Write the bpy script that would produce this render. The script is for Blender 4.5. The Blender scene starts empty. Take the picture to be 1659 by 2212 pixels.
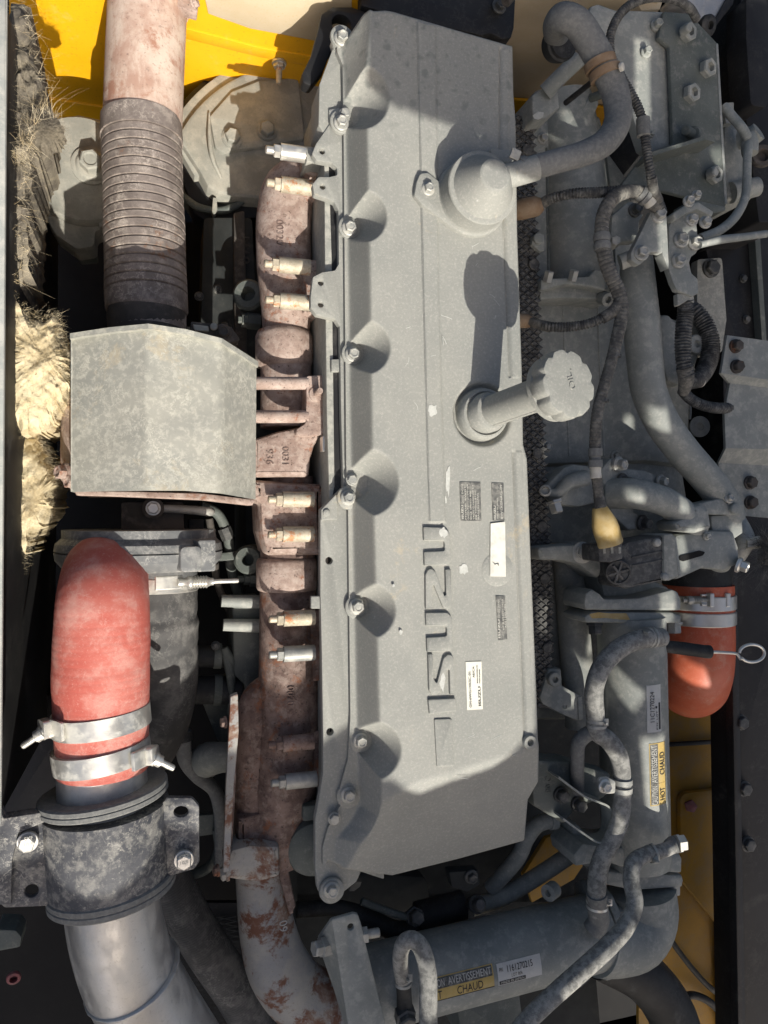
import bpy, bmesh, math, random
import numpy as np
from mathutils import Vector, Matrix, Quaternion
from mathutils.geometry import tessellate_polygon

random.seed(7); np.random.seed(7)
scene = bpy.context.scene
COL = scene.collection
R = math.radians

# ------------------------------------------------------------------ camera
# photo coordinates below are on a 1659 x 2212 grid; z = 0 is the top of the valve cover
TH = R(16.5); FPX = 2212 * 26 / 36; DIST = 1.02
CAMP = Vector((-DIST * math.sin(TH), 0, DIST * math.cos(TH)))
cam = bpy.data.cameras.new("camera"); cam.sensor_fit = 'VERTICAL'; cam.sensor_height = 36; cam.sensor_width = 27
cam.lens = 26; cam.clip_start = 0.01; cam.clip_end = 200
camo = bpy.data.objects.new("camera", cam); COL.objects.link(camo)
camo.location = CAMP; camo.rotation_euler = (0, -TH, 0)
scene.camera = camo

# ------------------------------------------------------------------ light
SUN_EL = R(43); SUN_AZ = R(8)
SUNV = Vector((math.sin(SUN_AZ) * math.cos(SUN_EL), -math.cos(SUN_AZ) * math.cos(SUN_EL), math.sin(SUN_EL)))
world = bpy.data.worlds.new("World"); scene.world = world; world.use_nodes = True
wn = world.node_tree.nodes; wl = world.node_tree.links
for n in list(wn): wn.remove(n)
wo = wn.new('ShaderNodeOutputWorld'); wb = wn.new('ShaderNodeBackground'); sk = wn.new('ShaderNodeTexSky')
sk.sky_type = 'NISHITA'; sk.sun_disc = False; sk.sun_elevation = SUN_EL
sk.sun_rotation = math.atan2(SUNV.x, SUNV.y); sk.dust_density = 6; sk.ozone_density = .4; sk.air_density = .9
wb.inputs['Strength'].default_value = 0.1
wl.new(sk.outputs[0], wb.inputs[0]); wl.new(wb.outputs[0], wo.inputs[0])
sl = bpy.data.lights.new("sun", 'SUN'); sl.energy = 4.7; sl.angle = R(0.4); sl.color = (1, 0.95, 0.86)
so = bpy.data.objects.new("sun", sl); COL.objects.link(so); so.location = SUNV * 5
so.rotation_euler = (-SUNV).to_track_quat('-Z', 'Y').to_euler()
vs = scene.view_settings; vs.view_transform = 'Standard'; vs.look = 'None'; vs.exposure = 0.42; vs.gamma = 1
vs.use_curve_mapping = False

# ------------------------------------------------------------------ geometry helpers
def ray(px, py):
    sx = (px - 829.5) / FPX; sy = -(py - 1106) / FPX
    return Vector((sx * math.cos(TH) + math.sin(TH), sy, sx * math.sin(TH) - math.cos(TH)))
def P(px, py, z):
    d = ray(px, py); return CAMP + d * ((z - CAMP.z) / d.z)
def mpp(px, py, z):
    d = ray(px, py); return ((z - CAMP.z) / d.z) / FPX
def V(p):
    return p if isinstance(p, Vector) else P(*p)

WLOC = {}
def finish(name, me, mat, parent=None, smooth=True, ang=38):
    vs_ = np.empty(len(me.vertices) * 3); me.vertices.foreach_get('co', vs_); vs_ = vs_.reshape(-1, 3)
    c = (vs_.min(0) + vs_.max(0)) / 2
    vs_ -= c; me.vertices.foreach_set('co', vs_.ravel()); me.update()
    if smooth:
        me.polygons.foreach_set('use_smooth', [True] * len(me.polygons)); me.set_sharp_from_angle(angle=R(ang))
    me.materials.append(mat)
    o = bpy.data.objects.new(name, me); COL.objects.link(o)
    c = Vector(c); WLOC[o] = c
    if parent: o.parent = parent; o.location = c - WLOC[parent]
    else: o.location = c
    return o
def mesh(name, verts, faces, mat, parent=None, smooth=True, ang=38, fixn=True):
    me = bpy.data.meshes.new(name); me.from_pydata([tuple(v) for v in verts], [], faces)
    if fixn:
        bm = bmesh.new(); bm.from_mesh(me); bmesh.ops.recalc_face_normals(bm, faces=bm.faces); bm.to_mesh(me); bm.free()
    return finish(name, me, mat, parent, smooth, ang)
def thing(name, label, cat, loc, group=None):
    o = bpy.data.objects.new(name, None); COL.objects.link(o); o.empty_display_size = .02
    loc = V(loc); o.location = loc; WLOC[o] = loc.copy()
    o['label'] = label; o['category'] = cat
    if group: o['group'] = group
    return o
def tag(o, label, cat, group=None):
    o['label'] = label; o['category'] = cat
    if group: o['group'] = group
    return o
def struct(o): o['kind'] = 'structure'; return o
def stuff(o): o['kind'] = 'stuff'; return o

def rnd(pts, r, n=5):
    """round the corners of a 2-d polygon; r number or list"""
    out = []; N = len(pts)
    for i, p in enumerate(pts):
        p = Vector(p[:2]); a = Vector(pts[i - 1][:2]); b = Vector(pts[(i + 1) % N][:2])
        rr = r[i] if isinstance(r, (list, tuple)) else r
        da = (a - p); db = (b - p); la, lb = da.length, db.length
        if rr <= 0 or la < 1e-9 or lb < 1e-9: out.append(tuple(p)); continue
        da /= la; db /= lb
        ca = max(-1, min(1, da.dot(db))); ang = math.acos(ca)
        if ang > math.pi - .02: out.append(tuple(p)); continue
        t = min(rr / math.tan(ang / 2), la * .48, lb * .48)
        p0 = p + da * t; p1 = p + db * t
        for k in range(n + 1):
            s = k / n; out.append(tuple(p0 * (1 - s) ** 2 + p * 2 * s * (1 - s) + p1 * s * s))
    return out
def area2(l): return .5 * sum(l[i - 1][0] * l[i][1] - l[i][0] * l[i - 1][1] for i in range(len(l)))
def offset2(l, d):
    """move a CCW loop inward by d"""
    N = len(l); out = []
    for i in range(N):
        a = Vector(l[i - 1]); p = Vector(l[i]); b = Vector(l[(i + 1) % N])
        e0 = (p - a); e1 = (b - p)
        if e0.length < 1e-9: e0 = e1
        if e1.length < 1e-9: e1 = e0
        e0 = e0.normalized(); e1 = e1.normalized()
        n0 = Vector((-e0.y, e0.x)); n1 = Vector((-e1.y, e1.x)); m = n0 + n1
        if m.length < 1e-6: m = n0
        m = m.normalized(); k = d / max(.45, m.dot(n0)); out.append((p.x + m.x * k, p.y + m.y * k))
    return out
def extr(name, mapf, outer, depth, mat, parent=None, holes=(), bev=.0015, ext=None, bottom=True, ang=38):
    """plate with rounded upper edge: mapf(u,v,h)->Vector, h measured up from the top face"""
    if area2(outer) < 0: outer = outer[::-1]
    hs = [h if area2(h) < 0 else h[::-1] for h in holes]
    verts = []; faces = []
    loops = [outer] + hs; toploops = []
    bev = min(bev, depth * .45)
    for l in loops:
        rings = []
        for (ins, dz) in ((1, 0), (.3, -.3), (0, -1)) if bev > 0 else ((0, 0),):
            lo = offset2(l, bev * ins) if ins else l
            st = len(verts); verts += [mapf(u, v, dz * bev) for u, v in lo]; rings.append(range(st, st + len(lo)))
            if len(rings) == 1: toploops.append((lo, st))
        st = len(verts); verts += [mapf(u, v, -depth) for u, v in l]; rings.append(range(st, st + len(l)))
        n = len(l)
        for a, b in zip(rings[:-1], rings[1:]):
            for i in range(n): faces.append((a[i - 1], b[i - 1], b[i], a[i]))
        bott = rings[-1]
        if bottom and l is loops[0] and not hs: faces.append(tuple(bott)[::-1])
    tl = [[Vector((u, v, 0)) for u, v in lo] for lo, st in toploops]
    idx = []
    for lo, st in toploops: idx += list(range(st, st + len(lo)))
    if len(tl) == 1 and len(tl[0]) < 5: faces.append(tuple(idx))
    else:
        for t in tessellate_polygon(tl): faces.append(tuple(idx[k] for k in t))
    return mesh(name, verts, faces, mat, parent, True, ang)
def prism(name, outline, z, th, mat, parent=None, r=0, holes=(), bev=.0015, ang=38):
    """outline in photo px seen at height z (number or per-vertex third value); extruded straight down by th.
       holes: (px, py, r_px[, stretch, angle])"""
    pts = [P(p[0], p[1], p[2] if len(p) > 2 else z) for p in outline]
    zs = [p.z for p in pts]
    if max(zs) - min(zs) > 1e-6:
        A = np.array([[p.x, p.y, 1] for p in pts]); a, b, c = np.linalg.lstsq(A, np.array(zs), rcond=None)[0]
    else: a, b, c = 0, 0, zs[0]
    m = mpp(outline[0][0], outline[0][1], z if not isinstance(z, (list, tuple)) else zs[0])
    lo = rnd([(p.x, p.y) for p in pts], [q * m for q in r] if isinstance(r, (list, tuple)) else r * m)
    hl = []
    for h in holes:
        c0 = P(h[0], h[1], z); rr = h[2] * m; sx = h[3] if len(h) > 3 else 1; an = R(h[4]) if len(h) > 4 else 0
        hl.append([(c0.x + rr * (sx * math.cos(t) * math.cos(an) - math.sin(t) * math.sin(an)),
                    c0.y + rr * (sx * math.cos(t) * math.sin(an) + math.sin(t) * math.cos(an))) for t in [k * math.tau / 18 for k in range(18)]])
    return extr(name, lambda u, v, h: Vector((u, v, a * u + b * v + c + h)), lo, th, mat, parent, hl, bev, ang=ang)
def slab(name, o, U, Vv, outline, depth, mat, parent=None, r=0, bev=.0015, holes=()):
    """plate in any plane; outline in metres; extruded away along -UxV"""
    o = V(o); U = Vector(U).normalized(); Vv = Vector(Vv); Vv = (Vv - U * Vv.dot(U)).normalized(); N = U.cross(Vv)
    return extr(name, lambda u, v, h: o + U * u + Vv * v + N * h, rnd(outline, r), depth, mat, parent, holes, bev)
def rect(w, h): return [(-w / 2, -h / 2), (w / 2, -h / 2), (w / 2, h / 2), (-w / 2, h / 2)]
def box(name, c, U, Vv, dims, mat, parent=None, r=0, bev=.002):
    c = V(c); U = Vector(U).normalized(); Vv = Vector(Vv); Vv = (Vv - U * Vv.dot(U)).normalized(); N = U.cross(Vv)
    return slab(name, c + N * dims[2] / 2, U, Vv, rect(dims[0], dims[1]), dims[2], mat, parent, r, bev)
def circ(r, n=24, sx=1): return [(r * sx * math.cos(t), r * math.sin(t)) for t in [k * math.tau / n for k in range(n)]]

def basis(ax):
    ax = Vector(ax).normalized(); t = Vector((0, 0, 1)) if abs(ax.z) < .9 else Vector((1, 0, 0))
    a = ax.cross(t).normalized(); return a, ax.cross(a).normalized(), ax
def lathe(name, o, axis, prof, mat, parent=None, segs=32, ang=35, sq=None, arc=None):
    """prof: list of (radius, height) along axis from o. sq: optional radius multiplier f(theta, h)"""
    o = V(o); a, b, n = basis(axis); verts = []; faces = []; rings = []
    for r_, h in prof:
        if r_ <= 1e-9: rings.append([len(verts)]); verts.append(o + n * h); continue
        st = len(verts)
        for k in range(segs):
            t = k * math.tau / segs; q = r_ * (sq(t, h) if sq else 1)
            verts.append(o + n * h + a * (q * math.cos(t)) + b * (q * math.sin(t)))
        rings.append(list(range(st, st + segs)))
    for A, B in zip(rings[:-1], rings[1:]):
        if len(A) == 1 and len(B) == 1: continue
        for i in range(segs):
            if len(A) == 1: faces.append((A[0], B[i], B[i - 1]))
            elif len(B) == 1: faces.append((A[i - 1], A[i], B[0]))
            else: faces.append((A[i - 1], A[i], B[i], B[i - 1]))
    if len(rings[0]) > 1: faces.append(tuple(rings[0]))
    if len(rings[-1]) > 1: faces.append(tuple(rings[-1]))
    return mesh(name, verts, faces, mat, parent, True, ang)
def path(pts, step=.004):
    """centripetal Catmull-Rom through (Vector, radius)"""
    ps = [p for p, r in pts]; rs = [r for p, r in pts]
    if len(ps) == 2:
        n = max(2, int((ps[1] - ps[0]).length / step)); return [(ps[0].lerp(ps[1], k / n), rs[0] + (rs[1] - rs[0]) * k / n) for k in range(n + 1)]
    ext = [ps[0] * 2 - ps[1]] + ps + [ps[-1] * 2 - ps[-2]]; out = []
    for i in range(1, len(ext) - 2):
        p0, p1, p2, p3 = ext[i - 1:i + 3]; t0 = 0
        t1 = t0 + max(1e-6, (p1 - p0).length) ** .5; t2 = t1 + max(1e-6, (p2 - p1).length) ** .5; t3 = t2 + max(1e-6, (p3 - p2).length) ** .5
        n = max(3, int((p2 - p1).length / step))
        for k in range(n):
            t = t1 + (t2 - t1) * k / n
            a1 = p0 * ((t1 - t) / (t1 - t0)) + p1 * ((t - t0) / (t1 - t0)); a2 = p1 * ((t2 - t) / (t2 - t1)) + p2 * ((t - t1) / (t2 - t1))
            a3 = p2 * ((t3 - t) / (t3 - t2)) + p3 * ((t - t2) / (t3 - t2))
            b1 = a1 * ((t2 - t) / (t2 - t0)) + a2 * ((t - t0) / (t2 - t0)); b2 = a2 * ((t3 - t) / (t3 - t1)) + a3 * ((t - t1) / (t3 - t1))
            s = k / n; out.append((b1 * ((t2 - t) / (t2 - t1)) + b2 * ((t - t1) / (t2 - t1)), rs[i - 1] + (rs[i] - rs[i - 1]) * s))
    out.append((ps[-1], rs[-1])); return out
def sweep(name, pp, mat, parent=None, segs=20, rf=None, cap=True, ang=50, flat=1, up=None):
    """tube along the samples pp; rf(s, theta) multiplies the radius; flat squashes it along the second frame axis"""
    N = len(pp); verts = []; faces = []; t = (pp[1][0] - pp[0][0]).normalized()
    a, b, _ = basis(t)
    if up is not None: a = (Vector(up) - t * Vector(up).dot(t)).normalized(); b = t.cross(a)
    s = 0
    for i, (p, r_) in enumerate(pp):
        t2 = (pp[min(i + 1, N - 1)][0] - pp[max(i - 1, 0)][0]).normalized()
        if i:
            s += (p - pp[i - 1][0]).length
            q = t.rotation_difference(t2); a = q @ a; a = (a - t2 * a.dot(t2)).normalized(); b = t2.cross(a); t = t2
        for k in range(segs):
            th = k * math.tau / segs; q = r_ * (rf(s, th) if rf else 1)
            verts.append(p + a * (q * math.cos(th)) + b * (q * flat * math.sin(th)))
    for i in range(N - 1):
        for k in range(segs):
            k2 = (k + 1) % segs; faces.append((i * segs + k, i * segs + k2, (i + 1) * segs + k2, (i + 1) * segs + k))
    if cap:
        faces.append(tuple(range(segs))[::-1]); faces.append(tuple(range((N - 1) * segs, N * segs)))
    return mesh(name, verts, faces, mat, parent, True, ang, fixn=False)
def tube(name, pts, r, mat, parent=None, segs=20, step=.004, rib=None, rf=None, cap=True, flat=1, ang=50):
    """pts in (px,py,z); r in px (number or list); rib=(pitch m, depth fraction, sharpness)"""
    q = []
    for i, p in enumerate(pts):
        rr = r[i] if isinstance(r, (list, tuple)) else r
        q.append((V(p), rr * (mpp(*p) if not isinstance(p, Vector) else mpp(829, 1106, p.z))))
    if rib:
        step = rib[0] / 6; ph, dep = rib[0], rib[1]; sh = rib[2] if len(rib) > 2 else 1
        jit = [random.uniform(.75, 1.2) for _ in range(997)]
        def rf(s, th):
            c = (.5 + .5 * math.cos(math.tau * s / ph)); return 1 - dep * (1 - c) ** sh * jit[int(s / ph + .5) % 997]
    return sweep(name, path(q, step), mat, parent, segs, rf, cap, ang, flat)
def sheet(name, rows, th, mat, parent=None, ang=25):
    """thin bent plate: rows of equal-length world point lists, thickened downwards along z"""
    n = len(rows[0]); m = len(rows); vt = [p for r in rows for p in r]; vb = [p - Vector((0, 0, th)) for p in vt]; K = len(vt); f = []
    for i in range(m - 1):
        for j in range(n - 1):
            q = (i * n + j, i * n + j + 1, (i + 1) * n + j + 1, (i + 1) * n + j); f.append(q); f.append(tuple(K + k for k in q[::-1]))
    edge = [j for j in range(n)] + [i * n + n - 1 for i in range(1, m)] + [(m - 1) * n + j for j in range(n - 2, -1, -1)] + [i * n for i in range(m - 2, 0, -1)]
    for a, b in zip(edge, edge[1:] + edge[:1]): f.append((a, b, K + b, K + a))
    return mesh(name, vt + vb, f, mat, parent, True, ang)

# shared fastener meshes (unit flange radius, axis +z)
def fast_mesh(name, rings, hexr=None, dish=True):
    bm = bmesh.new()
    def ring(r_, z, n, ph=0): return [bm.verts.new((r_ * math.cos(ph + k * math.tau / n), r_ * math.sin(ph + k * math.tau / n), z)) for k in range(n)]
    def bridge(a, b):
        n = len(a)
        for k in range(n): bm.faces.new((a[k - 1], a[k], b[k], b[k - 1]))
    rs = [ring(r_, z, 24) for r_, z in rings]
    for a, b in zip(rs[:-1], rs[1:]): bridge(a, b)
    bm.faces.new(rs[-1]); 
    if hexr:
        r_, z0, z1 = hexr; a = ring(r_, z0, 6); b = ring(r_, z1 - .1, 6); bridge(a, b); c = ring(r_ * .84, z1, 6); bridge(b, c)
        if dish:
            d = ring(r_ * .62, z1, 12); e = ring(r_ * .5, z1 - .1, 12); bridge(d, e); bm.faces.new(e)
            bmesh.ops.bridge_loops(bm, edges=[x for x in bm.edges if len(x.link_faces) == 1 and (all(v in c for v in x.verts) or all(v in d for v in x.verts))])
        else: bm.faces.new(c)
    bmesh.ops.recalc_face_normals(bm, faces=bm.faces)
    me = bpy.data.meshes.new(name); bm.to_mesh(me); bm.free()
    me.polygons.foreach_set('use_smooth', [True] * len(me.polygons)); me.set_sharp_from_angle(angle=R(25))
    return me
FAST = {'flange': fast_mesh('flange_bolt', [(1, -.15), (1, .1), (.86, .22), (.74, .25)], (.72, .24, .95)),
        'washer': fast_mesh('washer_bolt', [(1, -.15), (1, .14), (.95, .17)], (.82, .16, .72), False),
        'round': fast_mesh('rivet', [(1, -.3), (1, .3), (.9, .5), (.6, .62)])}
FM = {}
def bolt(parent, p, rpx, mat, axis=(0, 0, 1), kind='flange', name='bolt', spin=None, tall=1, lab=None):
    pos = V(p); m = mpp(*p) if not isinstance(p, Vector) else mpp(829, 1106, p.z)
    key = (kind, mat.name)
    if key not in FM: FM[key] = FAST[kind].copy(); FM[key].materials.append(mat)
    o = bpy.data.objects.new(name, FM[key]); COL.objects.link(o)
    q = Vector((0, 0, 1)).rotation_difference(Vector(axis).normalized())
    o.rotation_mode = 'QUATERNION'; o.rotation_quaternion = q @ Quaternion((0, 0, 1), random.uniform(0, 6.28) if spin is None else spin)
    o.scale = (rpx * m, rpx * m, rpx * m * tall); WLOC[o] = pos
    o.parent = parent; o.location = pos - WLOC[parent]
    return o
def txt(name, s, o, U, Vv, h, mat, parent, depth=.0004, fit=None, wrap=None, bold=0, align='CENTER'):
    """flat lettering as a mesh; o = middle of the text; h = cap height in metres; fit = total width; wrap(u, v, d) bends it"""
    c = bpy.data.curves.new(name, 'FONT'); c.body = s; c.size = 1; c.align_x = align; c.align_y = 'CENTER'; c.extrude = 0.02
    c.offset = bold; c.resolution_u = 3
    t = bpy.data.objects.new(name, c); COL.objects.link(t)
    me = bpy.data.meshes.new_from_object(t.evaluated_get(bpy.context.evaluated_depsgraph_get()))
    bpy.data.objects.remove(t); bpy.data.curves.remove(c)
    co = np.empty(len(me.vertices) * 3); me.vertices.foreach_get('co', co); co = co.reshape(-1, 3)
    k = h / .69; kx = k
    if fit: kx = fit / max(1e-6, co[:, 0].max() - co[:, 0].min())
    if align == 'CENTER': co[:, 0] -= (co[:, 0].max() + co[:, 0].min()) / 2
    co[:, 1] -= (co[:, 1].max() + co[:, 1].min()) / 2
    if wrap is None:
        o = V(o); U = Vector(U).normalized(); Vv = Vector(Vv); Vv = (Vv - U * Vv.dot(U)).normalized(); N = U.cross(Vv)
        wrap = lambda u, v, d: o + U * u + Vv * v + N * d
    new = [wrap(x * kx, y * k, (z / .02) * depth) for x, y, z in co]
    me.vertices.foreach_set('co', np.array([tuple(v) for v in new]).ravel()); me.update()
    me.materials.clear()
    return finish(name, me, mat, parent, False)
# ------------------------------------------------------------------ materials
def material(name, base, base2=None, mott=18, dust=None, dust_amt=0, dust_sc=30, vein=0, vein_sc=55, vein_w=.035, speck=None, speck_amt=0, speck_sc=350,
             rust=None, rust_amt=0, rust_sc=22, rough=.75, rough2=None, metal=0, bump=.25, bump_sc=700, lump=0, lump_sc=90, streak=None, vdist=.15, spots=None, chip=0, up=0, spec=.35):
    m = bpy.data.materials.new(name); m.use_nodes = True; nt = m.node_tree; N = nt.nodes; L = nt.links
    bs = N['Principled BSDF']; geo = N.new('ShaderNodeNewGeometry'); pos = geo.outputs['Position']
    def vec(sc):
        if not streak: return pos
        mp = N.new('ShaderNodeMapping'); mp.inputs['Scale'].default_value = streak; L.new(pos, mp.inputs[0]); return mp.outputs[0]
    def noise(sc, det=6, rg=.6, dist=0, v=None):
        n = N.new('ShaderNodeTexNoise'); n.inputs['Scale'].default_value = sc; n.inputs['Detail'].default_value = det
        n.inputs['Roughness'].default_value = rg; n.inputs['Distortion'].default_value = dist; L.new(v or pos, n.inputs['Vector']); return n.outputs[0]
    def ramp(x, a, b, lo=0, hi=1):
        r_ = N.new('ShaderNodeMapRange'); r_.interpolation_type = 'SMOOTHSTEP'; r_.inputs[1].default_value = a; r_.inputs[2].default_value = b
        r_.inputs[3].default_value = lo; r_.inputs[4].default_value = hi; L.new(x, r_.inputs[0]); return r_.outputs[0]
    def math_(op, a, b=None):
        n = N.new('ShaderNodeMath'); n.operation = op
        for i, x in enumerate((a, b)):
            if x is None: continue
            if isinstance(x, (int, float)): n.inputs[i].default_value = x
            else: L.new(x, n.inputs[i])
        return n.outputs[0]
    def mix(f, a, b):
        n = N.new('ShaderNodeMix'); n.data_type = 'RGBA'
        if isinstance(f, (int, float)): n.inputs[0].default_value = f
        else: L.new(f, n.inputs[0])
        for i, x in ((6, a), (7, b)):
            if isinstance(x, tuple): n.inputs[i].default_value = (*x[:3], 1)
            else: L.new(x, n.inputs[i])
        return n.outputs[2]
    col = base
    if base2: col = mix(ramp(noise(mott, 7, .65), .36, .66), base, base2)
    if speck is not None: col = mix(ramp(noise(speck_sc, 3, .7), .56, .72, 0, speck_amt), col, speck)
    if rust is not None:
        rf = ramp(math_('ADD', noise(rust_sc, 9, .72, .4), math_('MULTIPLY', noise(rust_sc * 7, 4, .7), .25)), .78 - rust_amt * .5, .86 - rust_amt * .45)
        col = mix(rf, col, rust)
    f = None
    if dust is not None:
        f = ramp(noise(dust_sc, 9, .68, .2, vec(1)), .62 - dust_amt * .5, .74 - dust_amt * .35, 0, min(.92, .35 + dust_amt * .6))
        g = ramp(noise(dust_sc * 14, 4, .7), .3, .75, .55, 1.0); f = math_('MULTIPLY', f, g)
        if up:
            sp = N.new('ShaderNodeSeparateXYZ'); L.new(geo.outputs['True Normal'], sp.inputs[0]); f = math_('MULTIPLY', f, ramp(sp.outputs[2], -.2, .75, 1 - up, 1))
        col = mix(f, col, dust)
    if vein:
        n1 = noise(vein_sc, 9, .70, vdist); d1 = math_('ABSOLUTE', math_('SUBTRACT', n1, .5))
        vf = ramp(d1, 0, vein_w, 1, 0); vf = math_('MULTIPLY', vf, ramp(noise(vein_sc * .28, 4, .6), .42, .62, 0, vein)); vf = math_('MULTIPLY', vf, ramp(noise(vein_sc * 6, 4, .75), .38, .62, .1, 1))
        col = mix(vf, col, dust if dust is not None else (.6, .58, .52))
    if spots:
        sx_ = N.new('ShaderNodeSeparateXYZ'); L.new(pos, sx_.inputs[0]); w_ = N.new('ShaderNodeMix'); w_.data_type = 'VECTOR'; w_.inputs[0].default_value = .012
        nn_ = N.new('ShaderNodeTexNoise'); nn_.inputs['Scale'].default_value = 90; nn_.inputs['Detail'].default_value = 5; L.new(pos, nn_.inputs['Vector']); L.new(pos, w_.inputs[4]); L.new(nn_.outputs['Color'], w_.inputs[5])
        for sc_, th_, am_ in ((46, .30, .55), (95, .26, .4)):
            v_ = N.new('ShaderNodeTexVoronoi'); v_.inputs['Scale'].default_value = sc_; L.new(w_.outputs[1], v_.inputs['Vector'])
            sf = math_('MULTIPLY', ramp(v_.outputs['Distance'], th_ - .12, th_ + .06, am_, 0), ramp(sx_.outputs[1], spots[0], spots[1]))
            sf = math_('MULTIPLY', sf, ramp(noise(60, 4, .6), .35, .6)); col = mix(sf, col, (.13, .145, .135))
    if chip: col = mix(ramp(noise(70, 6, .75), .70, .72, 0, chip), col, (.62, .62, .58))
    if isinstance(col, tuple): bs.inputs['Base Color'].default_value = (*col[:3], 1)
    else: L.new(col, bs.inputs['Base Color'])
    bs.inputs['Metallic'].default_value = metal; bs.inputs['Specular IOR Level'].default_value = spec
    rr = ramp(noise(mott * 2.2, 6, .65), .3, .7, rough if rough2 is None else rough2, rough)
    if f is not None:
        a = N.new('ShaderNodeMath'); a.operation = 'MULTIPLY_ADD'; L.new(f, a.inputs[0]); a.inputs[1].default_value = .25; L.new(rr, a.inputs[2]); a.use_clamp = True; rr = a.outputs[0]
        if metal: L.new(ramp(f, 0, .7, metal, metal * .15), bs.inputs['Metallic'])
    L.new(rr, bs.inputs['Roughness'])
    if bump or lump:
        h = math_('MULTIPLY', noise(bump_sc, 4, .65), 1.0)
        if lump: h = math_('ADD', h, math_('MULTIPLY', noise(lump_sc, 4, .55), lump))
        b = N.new('ShaderNodeBump'); b.inputs['Strength'].default_value = bump; b.inputs['Distance'].default_value = .0008; L.new(h, b.inputs['Height']); L.new(b.outputs[0], bs.inputs['Normal'])
    return m
DUST = (.46, .44, .385)
M = {}
def mk(k, *a, **kw): M[k] = material(k, *a, **kw)
mk('cover', (.235, .240, .220), (.268, .270, .245), 11, (.42, .405, .365), .26, 260, vein=.2, vein_sc=70, speck=(.42, .415, .38), speck_amt=.42, speck_sc=650, rust=(.34, .30, .225), rust_amt=.08, rust_sc=9, rough=.7, bump=.5, chip=.35)
mk('cover_top', (.235, .240, .220), (.275, .276, .25), 6, (.42, .405, .365), .26, 260, vein=.25, vein_sc=45, speck=(.42, .415, .38), speck_amt=.42, speck_sc=650, rust=(.35, .315, .245), rust_amt=.10, rust_sc=7, rough=.72, rough2=.55, bump=.5, chip=.35, spots=(.46, .60))
mk('cast', (.24, .245, .22), (.29, .295, .265), 14, (.5, .48, .42), .36, 90, vein=.3, speck=(.13, .13, .12), speck_amt=.5, rough=.75, bump=.35, up=.5)
mk('paint', (.205, .220, .207), (.265, .276, .255), 9, (.46, .45, .40), .30, 60, vein=.25, speck=(.40, .395, .36), speck_amt=.35, speck_sc=300, rough=.6, bump=.25, up=.35, chip=.25)
mk('paint_dark', (.085, .098, .089), (.125, .137, .125), 9, (.33, .32, .285), .18, 50, vein=.2, speck=(.26, .26, .24), speck_amt=.35, rough=.65, bump=.25, up=.4)
mk('flywheel', (.24, .24, .21), (.31, .305, .265), 12, (.46, .43, .36), .35, 34, speck=(.14, .14, .12), speck_amt=.5, rough=.85, bump=.4)
mk('manifold', (.245, .175, .145), (.39, .305, .262), 34, (.53, .45, .39), .30, 75, speck=(.065, .042, .034), speck_amt=.9, speck_sc=200, rust=(.25, .115, .07), rust_amt=.2, rough=.92, bump=1, bump_sc=260)
mk('manifold_dark', (.115, .078, .066), (.23, .165, .14), 36, (.40, .33, .285), .28, 65, speck=(.033, .023, .019), speck_amt=.9, speck_sc=180, rust=(.20, .09, .052), rust_amt=.22, rough=.92, bump=1, bump_sc=260)
mk('elbow', (.27, .27, .265), (.35, .335, .30), 12, (.44, .40, .33), .3, 20, speck=(.15, .12, .1), speck_amt=.4, rust=(.15, .065, .038), rust_amt=.33, rust_sc=15, rough=.65, bump=.35)
mk('spacer', (.36, .32, .24), (.52, .46, .35), 60, (.60, .55, .45), .25, 90, speck=(.2, .13, .08), speck_amt=.6, speck_sc=300, rust=(.42, .19, .09), rust_amt=.24, rust_sc=50, rough=.6, metal=.25, bump=.3)
mk('exhaust', (.40, .255, .195), (.58, .47, .385), 18, (.68, .585, .49), .36, 34, speck=(.22, .145, .12), speck_amt=.8, speck_sc=180, rust=(.36, .19, .13), rust_amt=.24, rust_sc=14, rough=.85, bump=.3, streak=(1, .35, 1))
mk('bellows', (.165, .138, .122), (.25, .212, .188), 24, (.50, .44, .38), .26, 40, vein=.9, vein_sc=60, vein_w=.05, speck=(.1, .08, .07), speck_amt=.5, rust=(.2, .12, .08), rust_amt=.15, rough=.7, metal=.2, bump=.3)
mk('shield', (.275, .28, .252), (.33, .325, .28), 5, (.50, .485, .415), .32, 110, vein=.8, vein_sc=55, vein_w=.05, vdist=.5, speck=(.22, .225, .205), speck_amt=.4, speck_sc=140, rust=(.38, .345, .265), rust_amt=.16, rust_sc=8, rough=.62, metal=.2, bump=.25, bump_sc=500)
mk('red', (.44, .105, .080), (.50, .165, .130), 12, (.58, .36, .305), .32, 24, vein=.5, vein_sc=30, vein_w=.03, vdist=.3, speck=(.58, .33, .28), speck_amt=.45, speck_sc=340, rough=.7, bump=.35, lump=1.2, lump_sc=30, spec=.25)
mk('orange', (.44, .09, .042), (.50, .12, .06), 14, (.50, .30, .22), .22, 40, speck=(.55, .24, .16), speck_amt=.4, rough=.5, rough2=.4, bump=.25, vein=.3)
mk('clamp', (.55, .54, .50), (.62, .61, .57), 15, (.66, .64, .56), .35, 34, vein=.8, vein_sc=60, rough=.42, rough2=.3, metal=.75, bump=.15)
mk('steel', (.43, .425, .415), (.53, .525, .505), 10, (.56, .54, .48), .34, 36, vein=.5, rough=.5, rough2=.36, metal=.72, bump=.2, speck=(.26, .26, .25), speck_amt=.5, speck_sc=220, streak=(1, .4, 1))
mk('bracket', (.042, .045, .054), (.08, .082, .09), 14, (.38, .365, .325), .30, 45, vein=.9, vein_sc=42, vein_w=.05, vdist=.4, speck=(.36, .35, .31), speck_amt=.5, speck_sc=170, rough=.55, bump=.4, lump=.5)
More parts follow.
